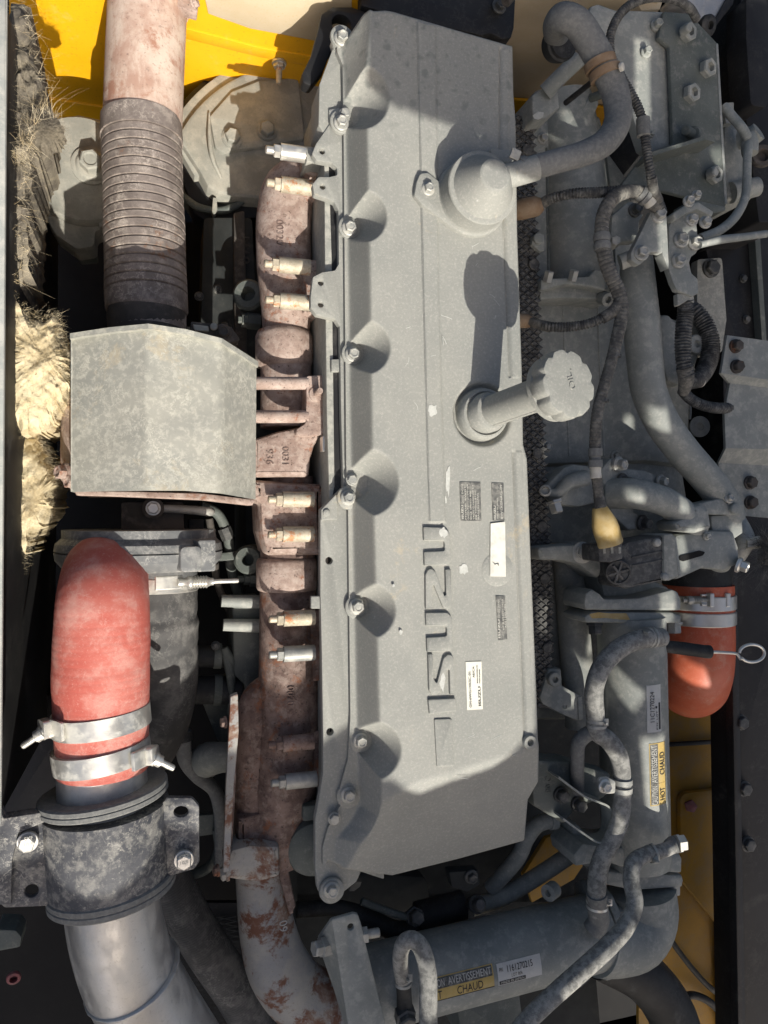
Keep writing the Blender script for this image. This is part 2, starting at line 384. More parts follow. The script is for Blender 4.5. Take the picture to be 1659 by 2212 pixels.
mk('bolt', (.30, .305, .285), (.38, .38, .35), 60, DUST, .35, 60, speck=(.15, .15, .14), speck_amt=.5, rough=.5, metal=.35, bump=.2)
mk('bolt_bright', (.58, .57, .53), (.66, .65, .6), 60, (.6, .57, .48), .25, 70, rough=.35, metal=.7, bump=.15)
mk('bolt_dark', (.055, .058, .058), (.10, .10, .095), 60, (.26, .25, .22), .2, 60, rough=.5, metal=.2, bump=.2)
mk('rubber', (.135, .138, .134), (.165, .168, .162), 10, (.27, .268, .25), .35, 160, vein=.15, speck=(.24, .24, .225), speck_amt=.35, rough=.8, bump=.3, bump_sc=450)
mk('rubber_dusty', (.13, .13, .122), (.20, .198, .185), 34, (.47, .46, .42), .42, 110, vein=.4, vein_sc=90, speck=(.055, .055, .053), speck_amt=.75, speck_sc=220, rough=.85, bump=.5, bump_sc=350)
mk('rubber_black', (.014, .015, .016), (.03, .031, .031), 20, (.15, .15, .14), .2, 26, vein=.3, vein_sc=45, rough=.65, bump=.3)
mk('hose_gray', (.055, .055, .055), (.09, .088, .085), 18, (.26, .25, .23), .3, 26, vein=.7, vein_sc=50, rough=.75, bump=.3)
mk('conduit', (.035, .036, .037), (.07, .071, .069), 30, (.26, .26, .24), .33, 90, rough=.55, bump=.25)
mk('tape', (.075, .073, .068), (.12, .116, .106), 34, (.30, .285, .245), .36, 90, speck=(.03, .03, .03), speck_amt=.6, rough=.9, bump=.7, bump_sc=260)
mk('tape_white', (.52, .50, .44), (.62, .6, .53), 60, (.4, .37, .3), .3, 70, rough=.75, bump=.3)
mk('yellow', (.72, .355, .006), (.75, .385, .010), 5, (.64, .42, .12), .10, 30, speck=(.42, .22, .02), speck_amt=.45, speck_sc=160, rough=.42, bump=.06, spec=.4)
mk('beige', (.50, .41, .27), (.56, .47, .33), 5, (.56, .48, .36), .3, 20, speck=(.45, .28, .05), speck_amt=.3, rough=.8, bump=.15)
mk('yellow_shade_grime', (.36, .19, .012), (.28, .155, .02), 8, (.22, .17, .10), .35, 18, speck=(.12, .07, .02), speck_amt=.5, rough=.6, bump=.15)  # dimmer copy of the yellow: bay shade put into the colour, with some grime
mk('black', (.010, .010, .011), (.017, .017, .017), 9, (.11, .105, .095), .14, 14, vein=.25, vein_sc=30, rough=.55, bump=.2)
mk('black_bare', (.006, .006, .0065), (.010, .010, .010), 9, rough=.9, bump=.2)
mk('block', (.018, .021, .021), (.034, .037, .036), 12, (.12, .115, .10), .1, 24, rough=.8, bump=.4)
mk('darkiron', (.05, .046, .042), (.085, .075, .065), 18, (.24, .21, .18), .2, 34, rust=(.12, .06, .035), rust_amt=.12, rough=.8, bump=.5)
mk('compressor', (.115, .12, .122), (.17, .175, .175), 14, (.46, .45, .41), .30, 30, vein=.8, vein_sc=60, vein_w=.05, rough=.65, bump=.35, metal=.1)
mk('foam', (.56, .465, .29), (.63, .545, .37), 26, (.68, .61, .45), .3, 60, speck=(.40, .30, .15), speck_amt=.4, speck_sc=200, rough=1, bump=1, bump_sc=240, lump=3, lump_sc=60, spec=.05)
mk('fleece', (.13, .115, .095), (.22, .195, .15), 24, (.36, .31, .22), .25, 40, rough=1, bump=1, bump_sc=200, lump=2, lump_sc=70, spec=.05)
mk('fiber', (.66, .58, .42), (.5, .38, .2), 60, rough=.8, bump=0)
mk('brush', (.05, .05, .048), (.2, .19, .17), 60, rough=.8, bump=0)
mk('ochre', (.40, .27, .085), (.50, .36, .15), 25, (.55, .46, .28), .35, 40, rough=.5, bump=.25, spec=.45)
mk('tan', (.22, .145, .085), (.27, .185, .115), 25, (.34, .27, .19), .4, 40, rough=.75, bump=.25)
mk('plastic_dark', (.05, .05, .049), (.085, .084, .08), 30, (.22, .215, .195), .36, 90, rough=.6, bump=.3)
mk('label_white', (.70, .69, .60), (.62, .61, .53), 30, (.5, .48, .40), .15, 60, rough=.5, bump=0)
mk('label_worn', (.66, .65, .58), (.58, .57, .51), 30, (.4, .39, .34), .3, 60, rough=.6, bump=.1)
mk('label_dark', (.07, .072, .07), (.13, .13, .12), 60, (.36, .35, .31), .33, 120, rough=.6, bump=0)
mk('label_yellow', (.52, .37, .12), (.46, .33, .11), 40, (.45, .38, .24), .25, 60, rough=.5, bump=0)
mk('label_silver', (.48, .48, .46), (.54, .54, .51), 40, (.38, .37, .34), .2, 60, rough=.5, bump=0)
mk('ink', (.03, .03, .03), (.05, .05, .048), 60, rough=.6, bump=0)
mk('print', (.55, .54, .48), (.45, .44, .40), 90, rough=.6, bump=0)
mk('peel', (.50, .505, .47), (.42, .425, .395), 120, (.36, .36, .33), .3, 200, rough=.7, bump=0)
mk('sill', (.27, .285, .27), (.33, .34, .32), 12, (.5, .48, .43), .4, 40, speck=(.48, .47, .43), speck_amt=.6, rough=.7, bump=.3)
mk('pink', (.20, .06, .065), (.14, .05, .05), 60, (.2, .16, .15), .3, 60, rough=.6, bump=0)
# ------------------------------------------------------------------ setting
def up_from(p, z):            # follow the sun ray from a point up to height z
    p = V(p); k = (z - p.z) / SUNV.z; return (p.x + SUNV.x * k, p.y + SUNV.y * k)
fl = mesh('ground', [(-1.6, -1.6, -1.05), (1.6, -1.6, -1.05), (1.6, 1.6, -1.05), (-1.6, 1.6, -1.05)], [(0, 1, 2, 3)], M['black_bare'], None, False); struct(fl)
# added unseen plate above the camera casts shade; slots aim the sun patches
HZ = 1.1; ok = SUNV / SUNV.z * HZ
def hp(x, y): return (x + ok.x, y + ok.y)
edge = [hp(*q) for q in [(-.9, -.52), (-.50, -.475), (-.32, -.45), (-.14, -.445), (-.03, -.38), (.012, -.374), (.055, -.405), (.10, -.39), (.165, -.375), (.232, -.318),
                         (.236, .20), (.236, .47), (.225, .50), (.19, .525), (.13, .545), (.10, .552), (.05, .56), (.01, .567), (-.012, .575), (-.02, .60), (-.02, .80)]]
outer = edge + [(1.25, edge[-1][1]), (1.25, -3.7), (edge[0][0], -3.7)]
slots = []
def slot(a, b, w):            # slot whose sun patch runs from a to b (photo px, z); w metres
    a = Vector(up_from(a, HZ)); b = Vector(up_from(b, HZ)); w *= 1.35; t = (b - a).normalized() * .5 * w; n = Vector((-t.y, t.x))
    slots.append([tuple(q) for q in (a - n, b - n, b + n, a + n)])
for a_, b_, w_ in [((1358, 893, -.235), (1358, 945, -.235), .015), ((1386, 80, -.142), (1389, 262, -.142), .022), ((1437, 470, -.061), (1441, 575, -.061), .020),
                   ((1325, 1560, -.10), (1340, 1700, -.07), .05), ((1412, 1590, -.106), (1425, 1770, -.106), .034), ((1482, 1420, -.20), (1500, 1475, -.20), .036), ((1460, 1340, -.18), (1500, 1345, -.18), .02),
                   ((1418, 872, -.112), (1432, 936, -.112), .022), ((1284, 1470, -.062), (1286, 1550, -.062), .034), ((1345, 400, -.04), (1350, 450, -.04), .016), ((1215, 2150, .02), (1350, 1990, .0), .026),
                   ((1590, 1130, -.135), (1588, 1205, -.15), .02), ((1496, 1128, -.11), (1502, 1160, -.11), .026), ((1362, 1035, -.12), (1364, 1070, -.12), .02), ((1440, 1262, -.116), (1441, 1345, -.118), .022),
                   ((926, 2070, -.01), (930, 2165, -.01), .034), ((1330, 1760, -.065), (1312, 1830, -.07), .026), ((1226, 236, -.207), (1230, 292, -.205), .012), ((1262, 262, -.19), (1264, 300, -.19), .012), ((1300, 1115, -.048), (1318, 1160, -.048), .034),
                   ((1352, 1965, -.01), (1340, 2010, -.005), .02), ((1565, 330, -.11), (1570, 370, -.12), .02), ((1478, 1150, -.11), (1480, 1230, -.125), .014), ((1372, 1480, -.11), (1352, 1540, -.11), .03), ((1545, 505, -.062), (1490, 522, -.06), .018)]:
    slot(a_, b_, w_)
def spans(poly, y):
    xs_ = []
    for (x0, y0_), (x1, y1_) in zip(poly, poly[1:] + poly[:1]):
        if (y0_ > y) != (y1_ > y): xs_.append(x0 + (y - y0_) / (y1_ - y0_) * (x1 - x0))
    xs_.sort(); return list(zip(xs_[::2], xs_[1::2]))
hv = []; hf_ = []; y = -3.7; dy = .004
while y < edge[-1][1]:
    ym = y + dy / 2; runs = spans(outer, ym)
    for sl in slots:
        new = []
        for cut0, cut1 in (spans(sl, ym) or [(9, 9)]):
            for r0, r1 in runs:
                if cut1 <= r0 or cut0 >= r1: new.append((r0, r1)); continue
                if cut0 > r0: new.append((r0, cut0))
                if cut1 < r1: new.append((cut1, r1))
        runs = new
    for x0, x1 in runs:
        k = len(hv); hv += [(x0, y, HZ), (x1, y, HZ), (x1, y + dy, HZ), (x0, y + dy, HZ), (x0, y, HZ - .004), (x1, y, HZ - .004), (x1, y + dy, HZ - .004), (x0, y + dy, HZ - .004)]
        hf_ += [(k, k + 1, k + 2, k + 3), (k + 4, k + 7, k + 6, k + 5), (k, k + 3, k + 7, k + 4), (k + 1, k + 5, k + 6, k + 2)]
    y += dy
struct(mesh('shade_plate', hv, hf_, M['yellow'], None, False, fixn=False))

# engine bay walls
WY = P(400, 200, -.45).y
def wallpatch(name, mat, parent, poly, y, th=.012, r=0):   # poly in photo px; lies in the vertical plane at y
    pts = []
    for px, py in poly:
        d = ray(px, py); q = CAMP + d * ((y - CAMP.y) / d.y); pts.append((q.x, q.z))
    return extr(name, lambda u, v, h: Vector((u, y - h, v)), rnd(pts, r), th, mat, parent, (), .001)
bk = thing('bulkhead', 'bright yellow painted bulkhead panel behind the rusty exhaust pipe', 'panel', (300, 150, -.5))
wallpatch('panel', M['yellow'], bk, [(20, -60), (800, -60), (800, 420), (20, 420)], WY)
wallpatch('lower_panel', M['yellow'], bk, [(60, 208), (420, 262), (420, 420), (60, 420)], WY - .004, .004)
wallpatch('upper_panel', M['beige'], bk, [(430, -60), (760, -60), (760, 98), (700, 92), (540, 62), (450, 30)], WY - .004, .004)
wallpatch('flange', M['yellow'], bk, [(400, 62), (560, 104), (700, 128), (700, 150), (560, 124), (400, 84)], WY - .003, .003)
c = P(603, 92, -.30); c = Vector((c.x, WY - .006, c.z))
nut = bolt(bk, c, 15, M['bolt_bright'], (0, -1, 0), 'washer', 'nut')
lathe('stud', c, (0, -1, -.1), [(.0052, 0), (.0052, .03), (.004, .034), (0, .034)] , M['spacer'], nut and bk, 12)
bk2 = thing('partition', 'beige and yellow inner panel behind the breather hose', 'panel', (1180, 150, -.45))
wallpatch('panel', M['beige'], bk2, [(1000, -60), (1420, -60), (1420, 330), (1000, 330)], P(1180, 150, -.4).y + .02)
wallpatch('lower_strip', M['yellow'], bk2, [(1090, 214), (1330, 236), (1330, 330), (1090, 330)], P(1180, 150, -.4).y + .012, .006)
# yellow bay floor on the right
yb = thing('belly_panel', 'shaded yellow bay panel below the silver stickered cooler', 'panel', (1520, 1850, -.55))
prism('panel', [(1380, 1480), (1700, 1480), (1700, 2300), (1380, 2300)], -.52, .01, M['yellow_shade_grime'], yb)
prism('ledge', [(1470, 1715), (1600, 1700), (1610, 1800), (1598, 2260), (1560, 2260), (1552, 2000), (1470, 1900)], -.50, .012, M['yellow_shade_grime'], yb, 20)
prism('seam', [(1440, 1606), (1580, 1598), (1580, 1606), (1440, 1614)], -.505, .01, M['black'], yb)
yf = tag(prism('fan_guard', [(1180, 1810), (1215, 1800), (1260, 1870), (1240, 1900), (1150, 1950), (1130, 1890)], -.34, .01, M['yellow_shade_grime'], None), 'small yellow guard piece glimpsed beneath the cover end', 'guard')
# black frame on the right
fr = thing('frame_rail', 'black steel frame rail with bolt heads along the bay edge', 'rail', (1620, 1700, -.3))
prism('rail', [(1572, 1180), (1720, 1180), (1740, 2300), (1590, 2300), (1580, 1700)], -.31, .06, M['black'], fr, 4)
prism('lip', [(1578, 1190), (1592, 1190), (1612, 2280), (1596, 2280)], -.292, .02, M['black'], fr, 2)
for q in [(1607, 1703), (1615, 1823), (1600, 1560)]: bolt(fr, (*q, -.298), 17, M['bolt_dark'], kind='washer')
ur = thing('upper_rail', 'black upper frame rail behind the large dark bracket plate', 'rail', (1600, 300, -.3))
prism('rail', [(1500, 420), (1720, 420), (1720, 1190), (1570, 1190), (1560, 700)], -.36, .2, M['black'], ur, 4)
prism('channel', [(1600, -40), (1720, -40), (1720, 480), (1640, 480), (1602, 180)], -.2, .3, M['black'], ur, 6)
prism('pad', [(1612, -10), (1655, -10), (1672, 190), (1655, 232), (1622, 228), (1612, 80)], -.14, .05, M['black'], ur, 14)
prism('plate', [(1507, 560), (1560, 556), (1570, 690), (1560, 760), (1520, 770), (1505, 700)], -.35, .02, M['cast'], ur, 8)
for q, rr in [((1535, 580, -.348), 20), ((1605, 602, -.358), 9), ((1612, 690, -.358), 9)]: bolt(ur, q, rr, M['bolt_dark'], kind='washer')
prism('strip', [(1628, 470), (1640, 470), (1658, 760), (1648, 760)], -.34, .05, M['paint_dark'], ur)
# black inner liner and deep engine block keep the bay closed and dark
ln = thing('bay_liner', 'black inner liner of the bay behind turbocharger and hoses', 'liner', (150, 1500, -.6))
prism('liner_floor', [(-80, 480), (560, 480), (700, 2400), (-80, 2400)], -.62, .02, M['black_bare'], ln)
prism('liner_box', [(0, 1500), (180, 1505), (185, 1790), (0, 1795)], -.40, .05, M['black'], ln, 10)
lh = thing('engine_block', 'dark cast engine block deep below the manifold and cover', 'engine', (800, 1106, -.6))
prism('block', [(700, 330), (1330, 330), (1400, 1950), (530, 1950), (530, 470), (700, 450)], -.40, .4, M['block'], lh, 20)
prism('side_cover', [(440, 470), (545, 470), (560, 840), (430, 840)], -.36, .1, M['block'], lh, 12)
txt('casting_mark', '6W1', (528, 540, -.352), (0, 1, 0), (-1, 0, 0), .018, M['darkiron'], lh, .002)
prism('web', [(505, 460), (528, 455), (535, 800), (508, 800)], -.345, .05, M['darkiron'], lh, 4)
for q in [(430, 640), (470, 625), (486, 705), (455, 745)]: bolt(lh, (*q, -.358), 10, M['bolt_dark'])
prism('front_case', [(640, 1860), (1260, 1800), (1300, 2250), (640, 2250)], -.40, .3, M['block'], lh, 30)
prism('web', [(700, 1880), (920, 1895), (930, 1960), (760, 1990)], -.30, .1, M['block'], lh, 20)
# ------------------------------------------------------------------ valve cover
vc = thing('valve_cover', 'long dusty grey cast valve cover with raised lettering and bolted left flange', 'engine cover', (1000, 1000, -.06))
ZL = -.058
def wline(pts, z):
    q = sorted([(P(a[0], a[1], a[2] if len(a) > 2 else z).y, P(a[0], a[1], a[2] if len(a) > 2 else z).x) for a in pts]); ys = [a for a, b in q]; xs = [b for a, b in q]
    return lambda y: np.interp(y, ys, xs)
xs1 = wline([(728, 30), (735, 80), (742, 150), (748, 300), (752, 500), (757, 900), (765, 1250), (771, 1550), (776, 1700), (778, 1740), (755, 1780), (727, 1810), (722, 1860), (718, 1900)], ZL)
xs2 = wline([(800, 20), (800, 60), (791, 150), (795, 350), (800, 600), (805, 1000), (813, 1300), (820, 1550), (824, 1700), (826, 1900)], -.006)
xs3 = wline([(850, 20), (865, 100), (868, 500), (875, 900), (892, 1300), (900, 1600), (905, 1700)], 0)
xl_ = wline([(728, 30), (728, 110), (740, 140), (742, 240), (744, 500), (748, 1000), (752, 1100), (757, 1550), (752, 1640), (735, 1700), (735, 1740), (708, 1790), (697, 1830), (697, 1900)], ZL)
xr_ = wline([(1106, 20), (1111, 100), (1113, 200), (1118, 260), (1121, 500), (1131, 800), (1134, 960), (1142, 990), (1150, 1200), (1163, 1500), (1166, 1600), (1168, 1690, -.024), (1146, 1730, -.034), (1143, 1830, -.06), (1140, 1900, -.06)], 0)
tp = [P(a, b, z) for a, b, z in [(726, 104, ZL), (742, 92, ZL), (757, 76, -.05), (781, 40, -.03), (800, 17, -.008), (810, 13, 0), (835, 15, 0), (885, 30, 0), (1112, 96, 0)]]
bp = [P(a, b, z) for a, b, z in [(697, 1868, -.058), (718, 1876, -.058), (850, 1908, -.056), (1000, 1870, -.06), (1136, 1834, -.06), (1150, 1816, -.055)]]
tpx, tpy = [p.x for p in tp], [p.y for p in tp]; bpx, bpy_ = [p.x for p in bp], [p.y for p in bp]
NU, NV = 190, 720
v = np.linspace(0, 1, NV)[:, None]; u = np.linspace(0, 1, NU)[None, :]
y0 = tp[6].y * (1 - v) + bp[2].y * v
Y = y0 + 0 * u
for _ in range(8):
    X = xl_(Y) * (1 - u) + xr_(Y) * u
    Y = np.interp(X, tpx, tpy) * (1 - v) + np.interp(X, bpx, bpy_) * v
def sstep(x, a, b): t = np.clip((x - a) / (b - a), 0, 1); return t * t * (3 - 2 * t)
def smin(a, b, k): h = np.clip(.5 + .5 * (b - a) / k, 0, 1); return b * (1 - h) + a * h - k * h * (1 - h)
a1, a2, a3 = xs1(Y), xs2(Y), xs3(Y)
Z = np.where(X < a1, ZL, np.where(X < a2, ZL + (X - a1) / (a2 - a1) * (-.006 - ZL), np.where(X < a3, -.006 + (X - a2) / (a3 - a2) * .006, 0)))
# soften the profile across x
for _ in range(2): Z[:, 1:-1] = (Z[:, :-2] + 2 * Z[:, 1:-1] + Z[:, 2:]) / 4
A = P(905, 1690, 0); B = P(1166, 1612, 0); tn = (B - A).normalized(); nn = Vector((tn.y, -tn.x, 0))
if nn.y > 0: nn = -nn
dd = (X - A.x) * nn.x + (Y - A.y) * nn.y
Z = smin(Z, -.40 * dd, .002)
# pockets round the bolts
for (bx, by, r0, sl_) in [(748, 247, .019, 1.9), (755, 493, .015, 2.2), (762, 765, .015, 2.2), (764, 1045, .021, 1.9), (772, 1310, .015, 2.1), (780, 1600, .016, 2.0)]:
    c = P(bx, by, ZL); d = np.hypot(X - c.x, Y - c.y); Z = np.minimum(Z, smin(Z, ZL + np.maximum(0, d - r0) * sl_, .0022) + .0001)
Z = np.where(dd > .05, Z, np.maximum(Z, ZL))
# raised strip, groove, bosses
sl1 = wline([(900, 20), (913, 605), (927, 1125)], 0)(Y); sl2 = wline([(940, 20), (946, 605), (961, 1125)], 0)(Y)
yy0, yy1 = P(905, 50, 0).y, P(927, 1128, 0).y
ins = sstep(X - sl1, -.0012, .0012) * (1 - sstep(X - sl2, -.003, .003)) * sstep(Y, yy1 - .001, yy1 + .001) * (1 - sstep(Y, yy0 - .001, yy0 + .001))
Z += .0032 * ins
gr = wline([(1081, 106), (1080, 332), (1093, 605), (1108, 975), (1120, 1271), (1133, 1571)], 0)(Y)
gy = sstep(Y, P(1130, 1600, 0).y - .001, P(1130, 1600, 0).y + .001) * (1 - sstep(Y, P(1081, 104, 0).y, P(1081, 104, 0).y + .002)) * (1 - sstep(Y, P(1100, 975, 0).y, P(1100, 975, 0).y + .001) * sstep(P(1100, 815, 0).y - Y, 0, .001))
Z -= .0028 * np.exp(-((X - gr) / .0017) ** 2) * gy
Z += .0012 * sstep(X - gr, .003, .005) * (1 - sstep(X - gr, .012, .016)) * gy
fcx = P(1043, 895, 0); dfl = np.hypot(X - fcx.x, Y - fcx.y)
Z -= .010 * np.exp(-((dfl - .0400) / .0038) ** 2)
# rounded rim
rim = np.minimum(xr_(Y) - X, np.minimum(np.interp(X, tpx, tpy) - Y, np.where(X > P(850, 1900, -.05).x - .03, Y - np.interp(X, bpx, bpy_), 9)))
rim = np.where(X > a1, rim, 9)
Z -= .006 * (1 - np.clip(rim / .006, 0, 1)) ** 2
lowrim = Y - np.interp(X, bpx, bpy_)
Z -= np.where(X > a1 - .01, .016 * (1 - sstep(lowrim, .001, .011)), 0)
Z += np.random.normal(0, .00005, Z.shape)
# close the rim with a skirt
vv = np.stack([X, Y, Z], -1).reshape(-1, 3)
fa = [(i * NU + j, (i + 1) * NU + j, (i + 1) * NU + j + 1, i * NU + j + 1) for i in range(NV - 1) for j in range(NU - 1)]
border = [j for j in range(NU)] + [i * NU + NU - 1 for i in range(1, NV)] + [(NV - 1) * NU + j for j in range(NU - 2, -1, -1)] + [i * NU for i in range(NV - 2, 0, -1)]
low = [(vv[k][0], vv[k][1], min(-.066, vv[k][2] - .012)) for k in border]; K = len(vv); nb = len(border)
fa += [(border[k], border[(k + 1) % nb], K + (k + 1) % nb, K + k) for k in range(nb)]
mesh('cover_shell', list(map(tuple, vv)) + low, fa, M['cover_top'], vc, True, 40, fixn=False)
# flange plate with ears below the shell
FLZ = -.0655
flange = [(775, 84), (750, 64), (726, 64), (716, 88), (722, 108), (737, 128), (738, 180), (740, 232), (728, 250), (712, 268), (682, 312), (674, 332), (684, 346), (717, 352), (728, 362), (729, 378),
          (712, 382), (688, 382), (675, 398), (679, 420), (702, 427), (722, 436), (731, 455), (732, 570), (724, 584), (696, 588), (676, 598), (671, 640), (671, 664), (683, 680), (709, 686), (724, 690), (734, 705),
          (737, 900), (741, 1030), (741, 1062), (790, 1062), (780, 300)]
prism('flange', flange, FLZ, .013, M['cover'], vc, 6, holes=[(696, 327, 6), (697, 403, 6), (693, 611, 6), (693, 658, 6)], bev=.001)
prism('side_plate', [(739, 1054), (692, 1101), (692, 1285), (695, 1405), (698, 1600), (698, 1669), (690, 1720), (681, 1768), (681, 1874), (686, 1922), (700, 1945), (722, 1944), (738, 1930), (770, 1905), (790, 1860), (790, 1054)],
      FLZ, .013, M['cover'], vc, [4, 4, 2, 2, 2, 2, 4, 4, 4, 8, 8, 8, 6, 4, 2, 2], holes=[(711, 1211, 8), (713, 1581, 8)], bev=.001)
prism('corner_pad', [(694, 1101), (728, 1066), (729, 1122), (694, 1124)], FLZ + .004, .006, M['cover'], vc, 2, bev=.001)
bolt(vc, (705, 1108, FLZ + .004), 8, M['cover'], kind='round', name='rivet')
prism('tab', [(716, 776), (738, 775), (738, 803), (716, 803)], FLZ - .006, .008, M['cover'], vc, 2)
prism('tab', [(672, 1288), (700, 1288), (700, 1315), (672, 1315)], FLZ - .004, .008, M['cover'], vc, 3)
cg = prism('cam_carrier', [(700, 178), (735, 140), (780, 120), (830, 1900), (708, 1860), (712, 1300), (712, 1100), (706, 900), (702, 560), (700, 300)], -.079, .16, M['cast'], vc, 3)
prism('gasket', [(708, 178), (737, 150), (820, 130), (838, 1880), (702, 1850), (712, 1600), (708, 1120), (722, 1050), (716, 560), (708, 300)], -.0785, .003, M['black'], vc, 2)
prism('upper_boss', [(690, 182), (722, 96), (755, 110), (742, 190), (742, 300), (700, 290), (688, 270)], -.068, .06, M['cover'], vc, 8)
prism('lug', [(711, 236), (735, 232), (737, 252), (712, 256)], -.062, .02, M['bolt'], vc, 2)
for x, y, r_ in [(738, 83, 17), (737, 266, 17), (755, 493, 17), (762, 765, 17), (752, 1075, 17), (771, 1310, 18), (779, 1600, 17), (753, 1717, 18), (716, 1922, 18)]:
    lathe('boss', (x, y, ZL - .004), (0, 0, 1), [(r_ * 1.55 * mpp(x, y, ZL), 0), (r_ * 1.5 * mpp(x, y, ZL), .004), (r_ * 1.3 * mpp(x, y, ZL), .0055), (0, .0055)], M['cover'], vc, 28)
    bolt(vc, (x, y, ZL + .003), r_, M['bolt'])
for x, y, r_ in [(745, 246, 13), (760, 1036, 13), (722, 1768, 14)]: bolt(vc, (x, y, ZL + .002), r_, M['bolt'], kind='washer')

# raised lettering: I S U Z U read upwards; u along -py, v along -px
LD = .0056
def letter(polys, ox, oy, name='letter', holes=()):
    # photo px outline (rounded) drawn at the cover top
    return prism(name, polys[0], LD - .0005, LD, M['cover'], vc, polys[1], bev=.0017)
def zq(X_, Y_): return (656.7 + X_ * .3333, 1071.5 + Y_ * .3333)
def lpoly(pts, r): return ([zq(*p) for p in pts], r)
letter(lpoly([(806, 1320), (985, 1312), (992, 1395), (815, 1415)], 3), 0, 0)                                  # I
letter(lpoly([(806, 1025), (838, 1025), (842, 1185), (862, 1218), (905, 1052), (935, 1026), (962, 1034), (976, 1062), (982, 1285), (948, 1290), (944, 1130), (930, 1122), (884, 1268), (858, 1292), (828, 1288), (812, 1262)],
             [2, 2, 8, 4, 12, 8, 8, 8, 2, 2, 3, 5, 10, 10, 10, 10]), 0, 0)                                             # S
letter(lpoly([(790, 757), (930, 755), (962, 786), (968, 985), (942, 1008), (800, 1012), (797, 918), (928, 910), (926, 845), (793, 842)], [2, 14, 14, 14, 14, 2, 2, 6, 6, 2]), 0, 0)   # U
letter(lpoly([(790, 734), (788, 510), (806, 475), (832, 470), (858, 500), (912, 648), (922, 640), (918, 475), (955, 475), (962, 720), (935, 738), (905, 728), (842, 575), (832, 590), (835, 734)],
             [2, 10, 10, 10, 12, 4, 4, 2, 2, 12, 8, 10, 5, 5, 2]), 0, 0)                                        # Z
letter(lpoly([(776, 200), (915, 205), (948, 240), (958, 425), (930, 448), (782, 452), (780, 362), (915, 356), (910, 290), (778, 288)], [2, 14, 14, 14, 14, 2, 2, 6, 6, 2]), 0, 0)     # U
prism('raised_pad', [zq(845, 1448), zq(962, 1444), zq(975, 1752), zq(862, 1756)], LD - .003, LD, M['cover'], vc, [3, 8, 3, 3], bev=.0012)
# threaded corner boss
lathe('tapped_boss', (1141, 1601, -.002), (0, 0, 1), [(.0105, 0), (.0105, .006), (.0095, .0075), (.0052, .0078), (.0048, .002), (0, .002)], M['cover'], vc, 24)
lathe('disc_pad', (1074, 1230, -.0005), (0, 0, 1), [(.0245, 0), (.0245, .0007), (.0235, .0012), (0, .0012)], M['cover'], vc, 36)
# labels on the cover
UPV = (P(1000, 1000, 0) - P(1003, 1100, 0)).normalized(); LFT = (P(900, 1000, 0) - P(1000, 1000, 0)).normalized()
def sticker(q, mat, th=.0005, name='label', z=.0006, par=None): return prism(name, q, z + th, th + .0008, mat, par or vc, 1, bev=0)
s1 = sticker([(1006, 1430), (1040, 1429), (1043, 1532), (1009, 1534)], M['label_white'])
def lab(s, px, py, h, fit, par, mat='ink', z=.0014, bold=0): return txt('print', s, (px, py, z), UPV, LFT, h * mpp(px, py, z), M[mat], par, .00015, fit * mpp(px, py, z), None, bold)
lab('GH-6WG1XKSC-01', 1015.5, 1490, 5.5, 77, s1); lab('AE/CA', 1023, 1452, 4.5, 24, s1); lab('ISUZU MOTORS LTD.', 1031, 1456, 2.6, 40, s1); lab('MADE IN JAPAN', 1036.5, 1461, 2.6, 30, s1)
lab('ISUZU', 1036, 1504, 5.5, 42, s1, bold=.02)
s2 = sticker([(993, 1041), (1038, 1042), (1040, 1125), (996, 1125)], M['label_dark'])
lab('ISUZU', 999, 1106, 4.2, 30, s2, 'print', bold=.02); lab('DIESEL ENGINE', 999, 1066, 4.2, 42, s2, 'print')
for k, (t_, w_) in enumerate([('MODEL 6WG1', 70), ('OUTPUT kW/rpm 270/1800', 76), ('IDLE SPEED 800', 62), ('VALVE CLEARANCE 0.4', 74), ('INJ TIMING BTDC', 64), ('MADE IN JAPAN', 56)]): lab(t_, 1005.5 + k * 5.6, 1122 - w_ / 2, 3.2, w_, s2, 'print')
s3 = sticker([(1062, 1043), (1088, 1044), (1090, 1124), (1065, 1124)], M['label_dark'])
lab('ISUZU', 1069, 1107, 4.5, 30, s3, 'print', bold=.02); lab('MADE IN JAPAN', 1075, 1098, 2.6, 44, s3, 'print'); lab('8W1X0NAG-09', 1083, 1084, 5, 74, s3, 'print')
s4 = sticker([(1060, 1131), (1091, 1127), (1093, 1246), (1059, 1245)], M['label_worn'], z=.0018)
prism('tear', [(1064, 1213), (1070, 1218), (1077, 1216), (1078, 1223), (1074, 1218), (1069, 1220)], .0030, .0004, M['label_dark'], s4, 0, bev=0)
s5 = sticker([(1071, 1287), (1091, 1288), (1096, 1381), (1077, 1383)], M['label_dark'])
lab('ISUZU', 1078, 1358, 4.5, 40, s5, 'print', bold=.02); lab('DENSO JAPAN', 1078, 1315, 4.2, 40, s5, 'print'); lab('HP 0 294050-0423', 1086.5, 1328, 3.2, 66, s5, 'print'); lab('RE61540-080', 1091.5, 1330, 4, 50, s5, 'print')
# chipped paint flakes
for (x, y, w_, h_) in [(968, 1035, 6, 40), (935, 887, 12, 14), (1002, 1230, 11, 14), (958, 1150, 9, 14), (956, 1475, 7, 22), (866, 1365, 5, 6), (962, 1080, 4, 8), (850, 1265, 4, 5)]:
    pts = []
    for k in range(14):
        a = k * math.tau / 14; q = random.uniform(.55, 1.1); pts.append((x + w_ * q * math.cos(a), y + h_ * q * math.sin(a)))
    f_ = prism('bare_patch', pts, .0053 if x in (958, 956) else (.0036 if 920 < x < 950 else .0008), .0012 if x != 958 else .0004, M['peel'], vc, 0, bev=0)

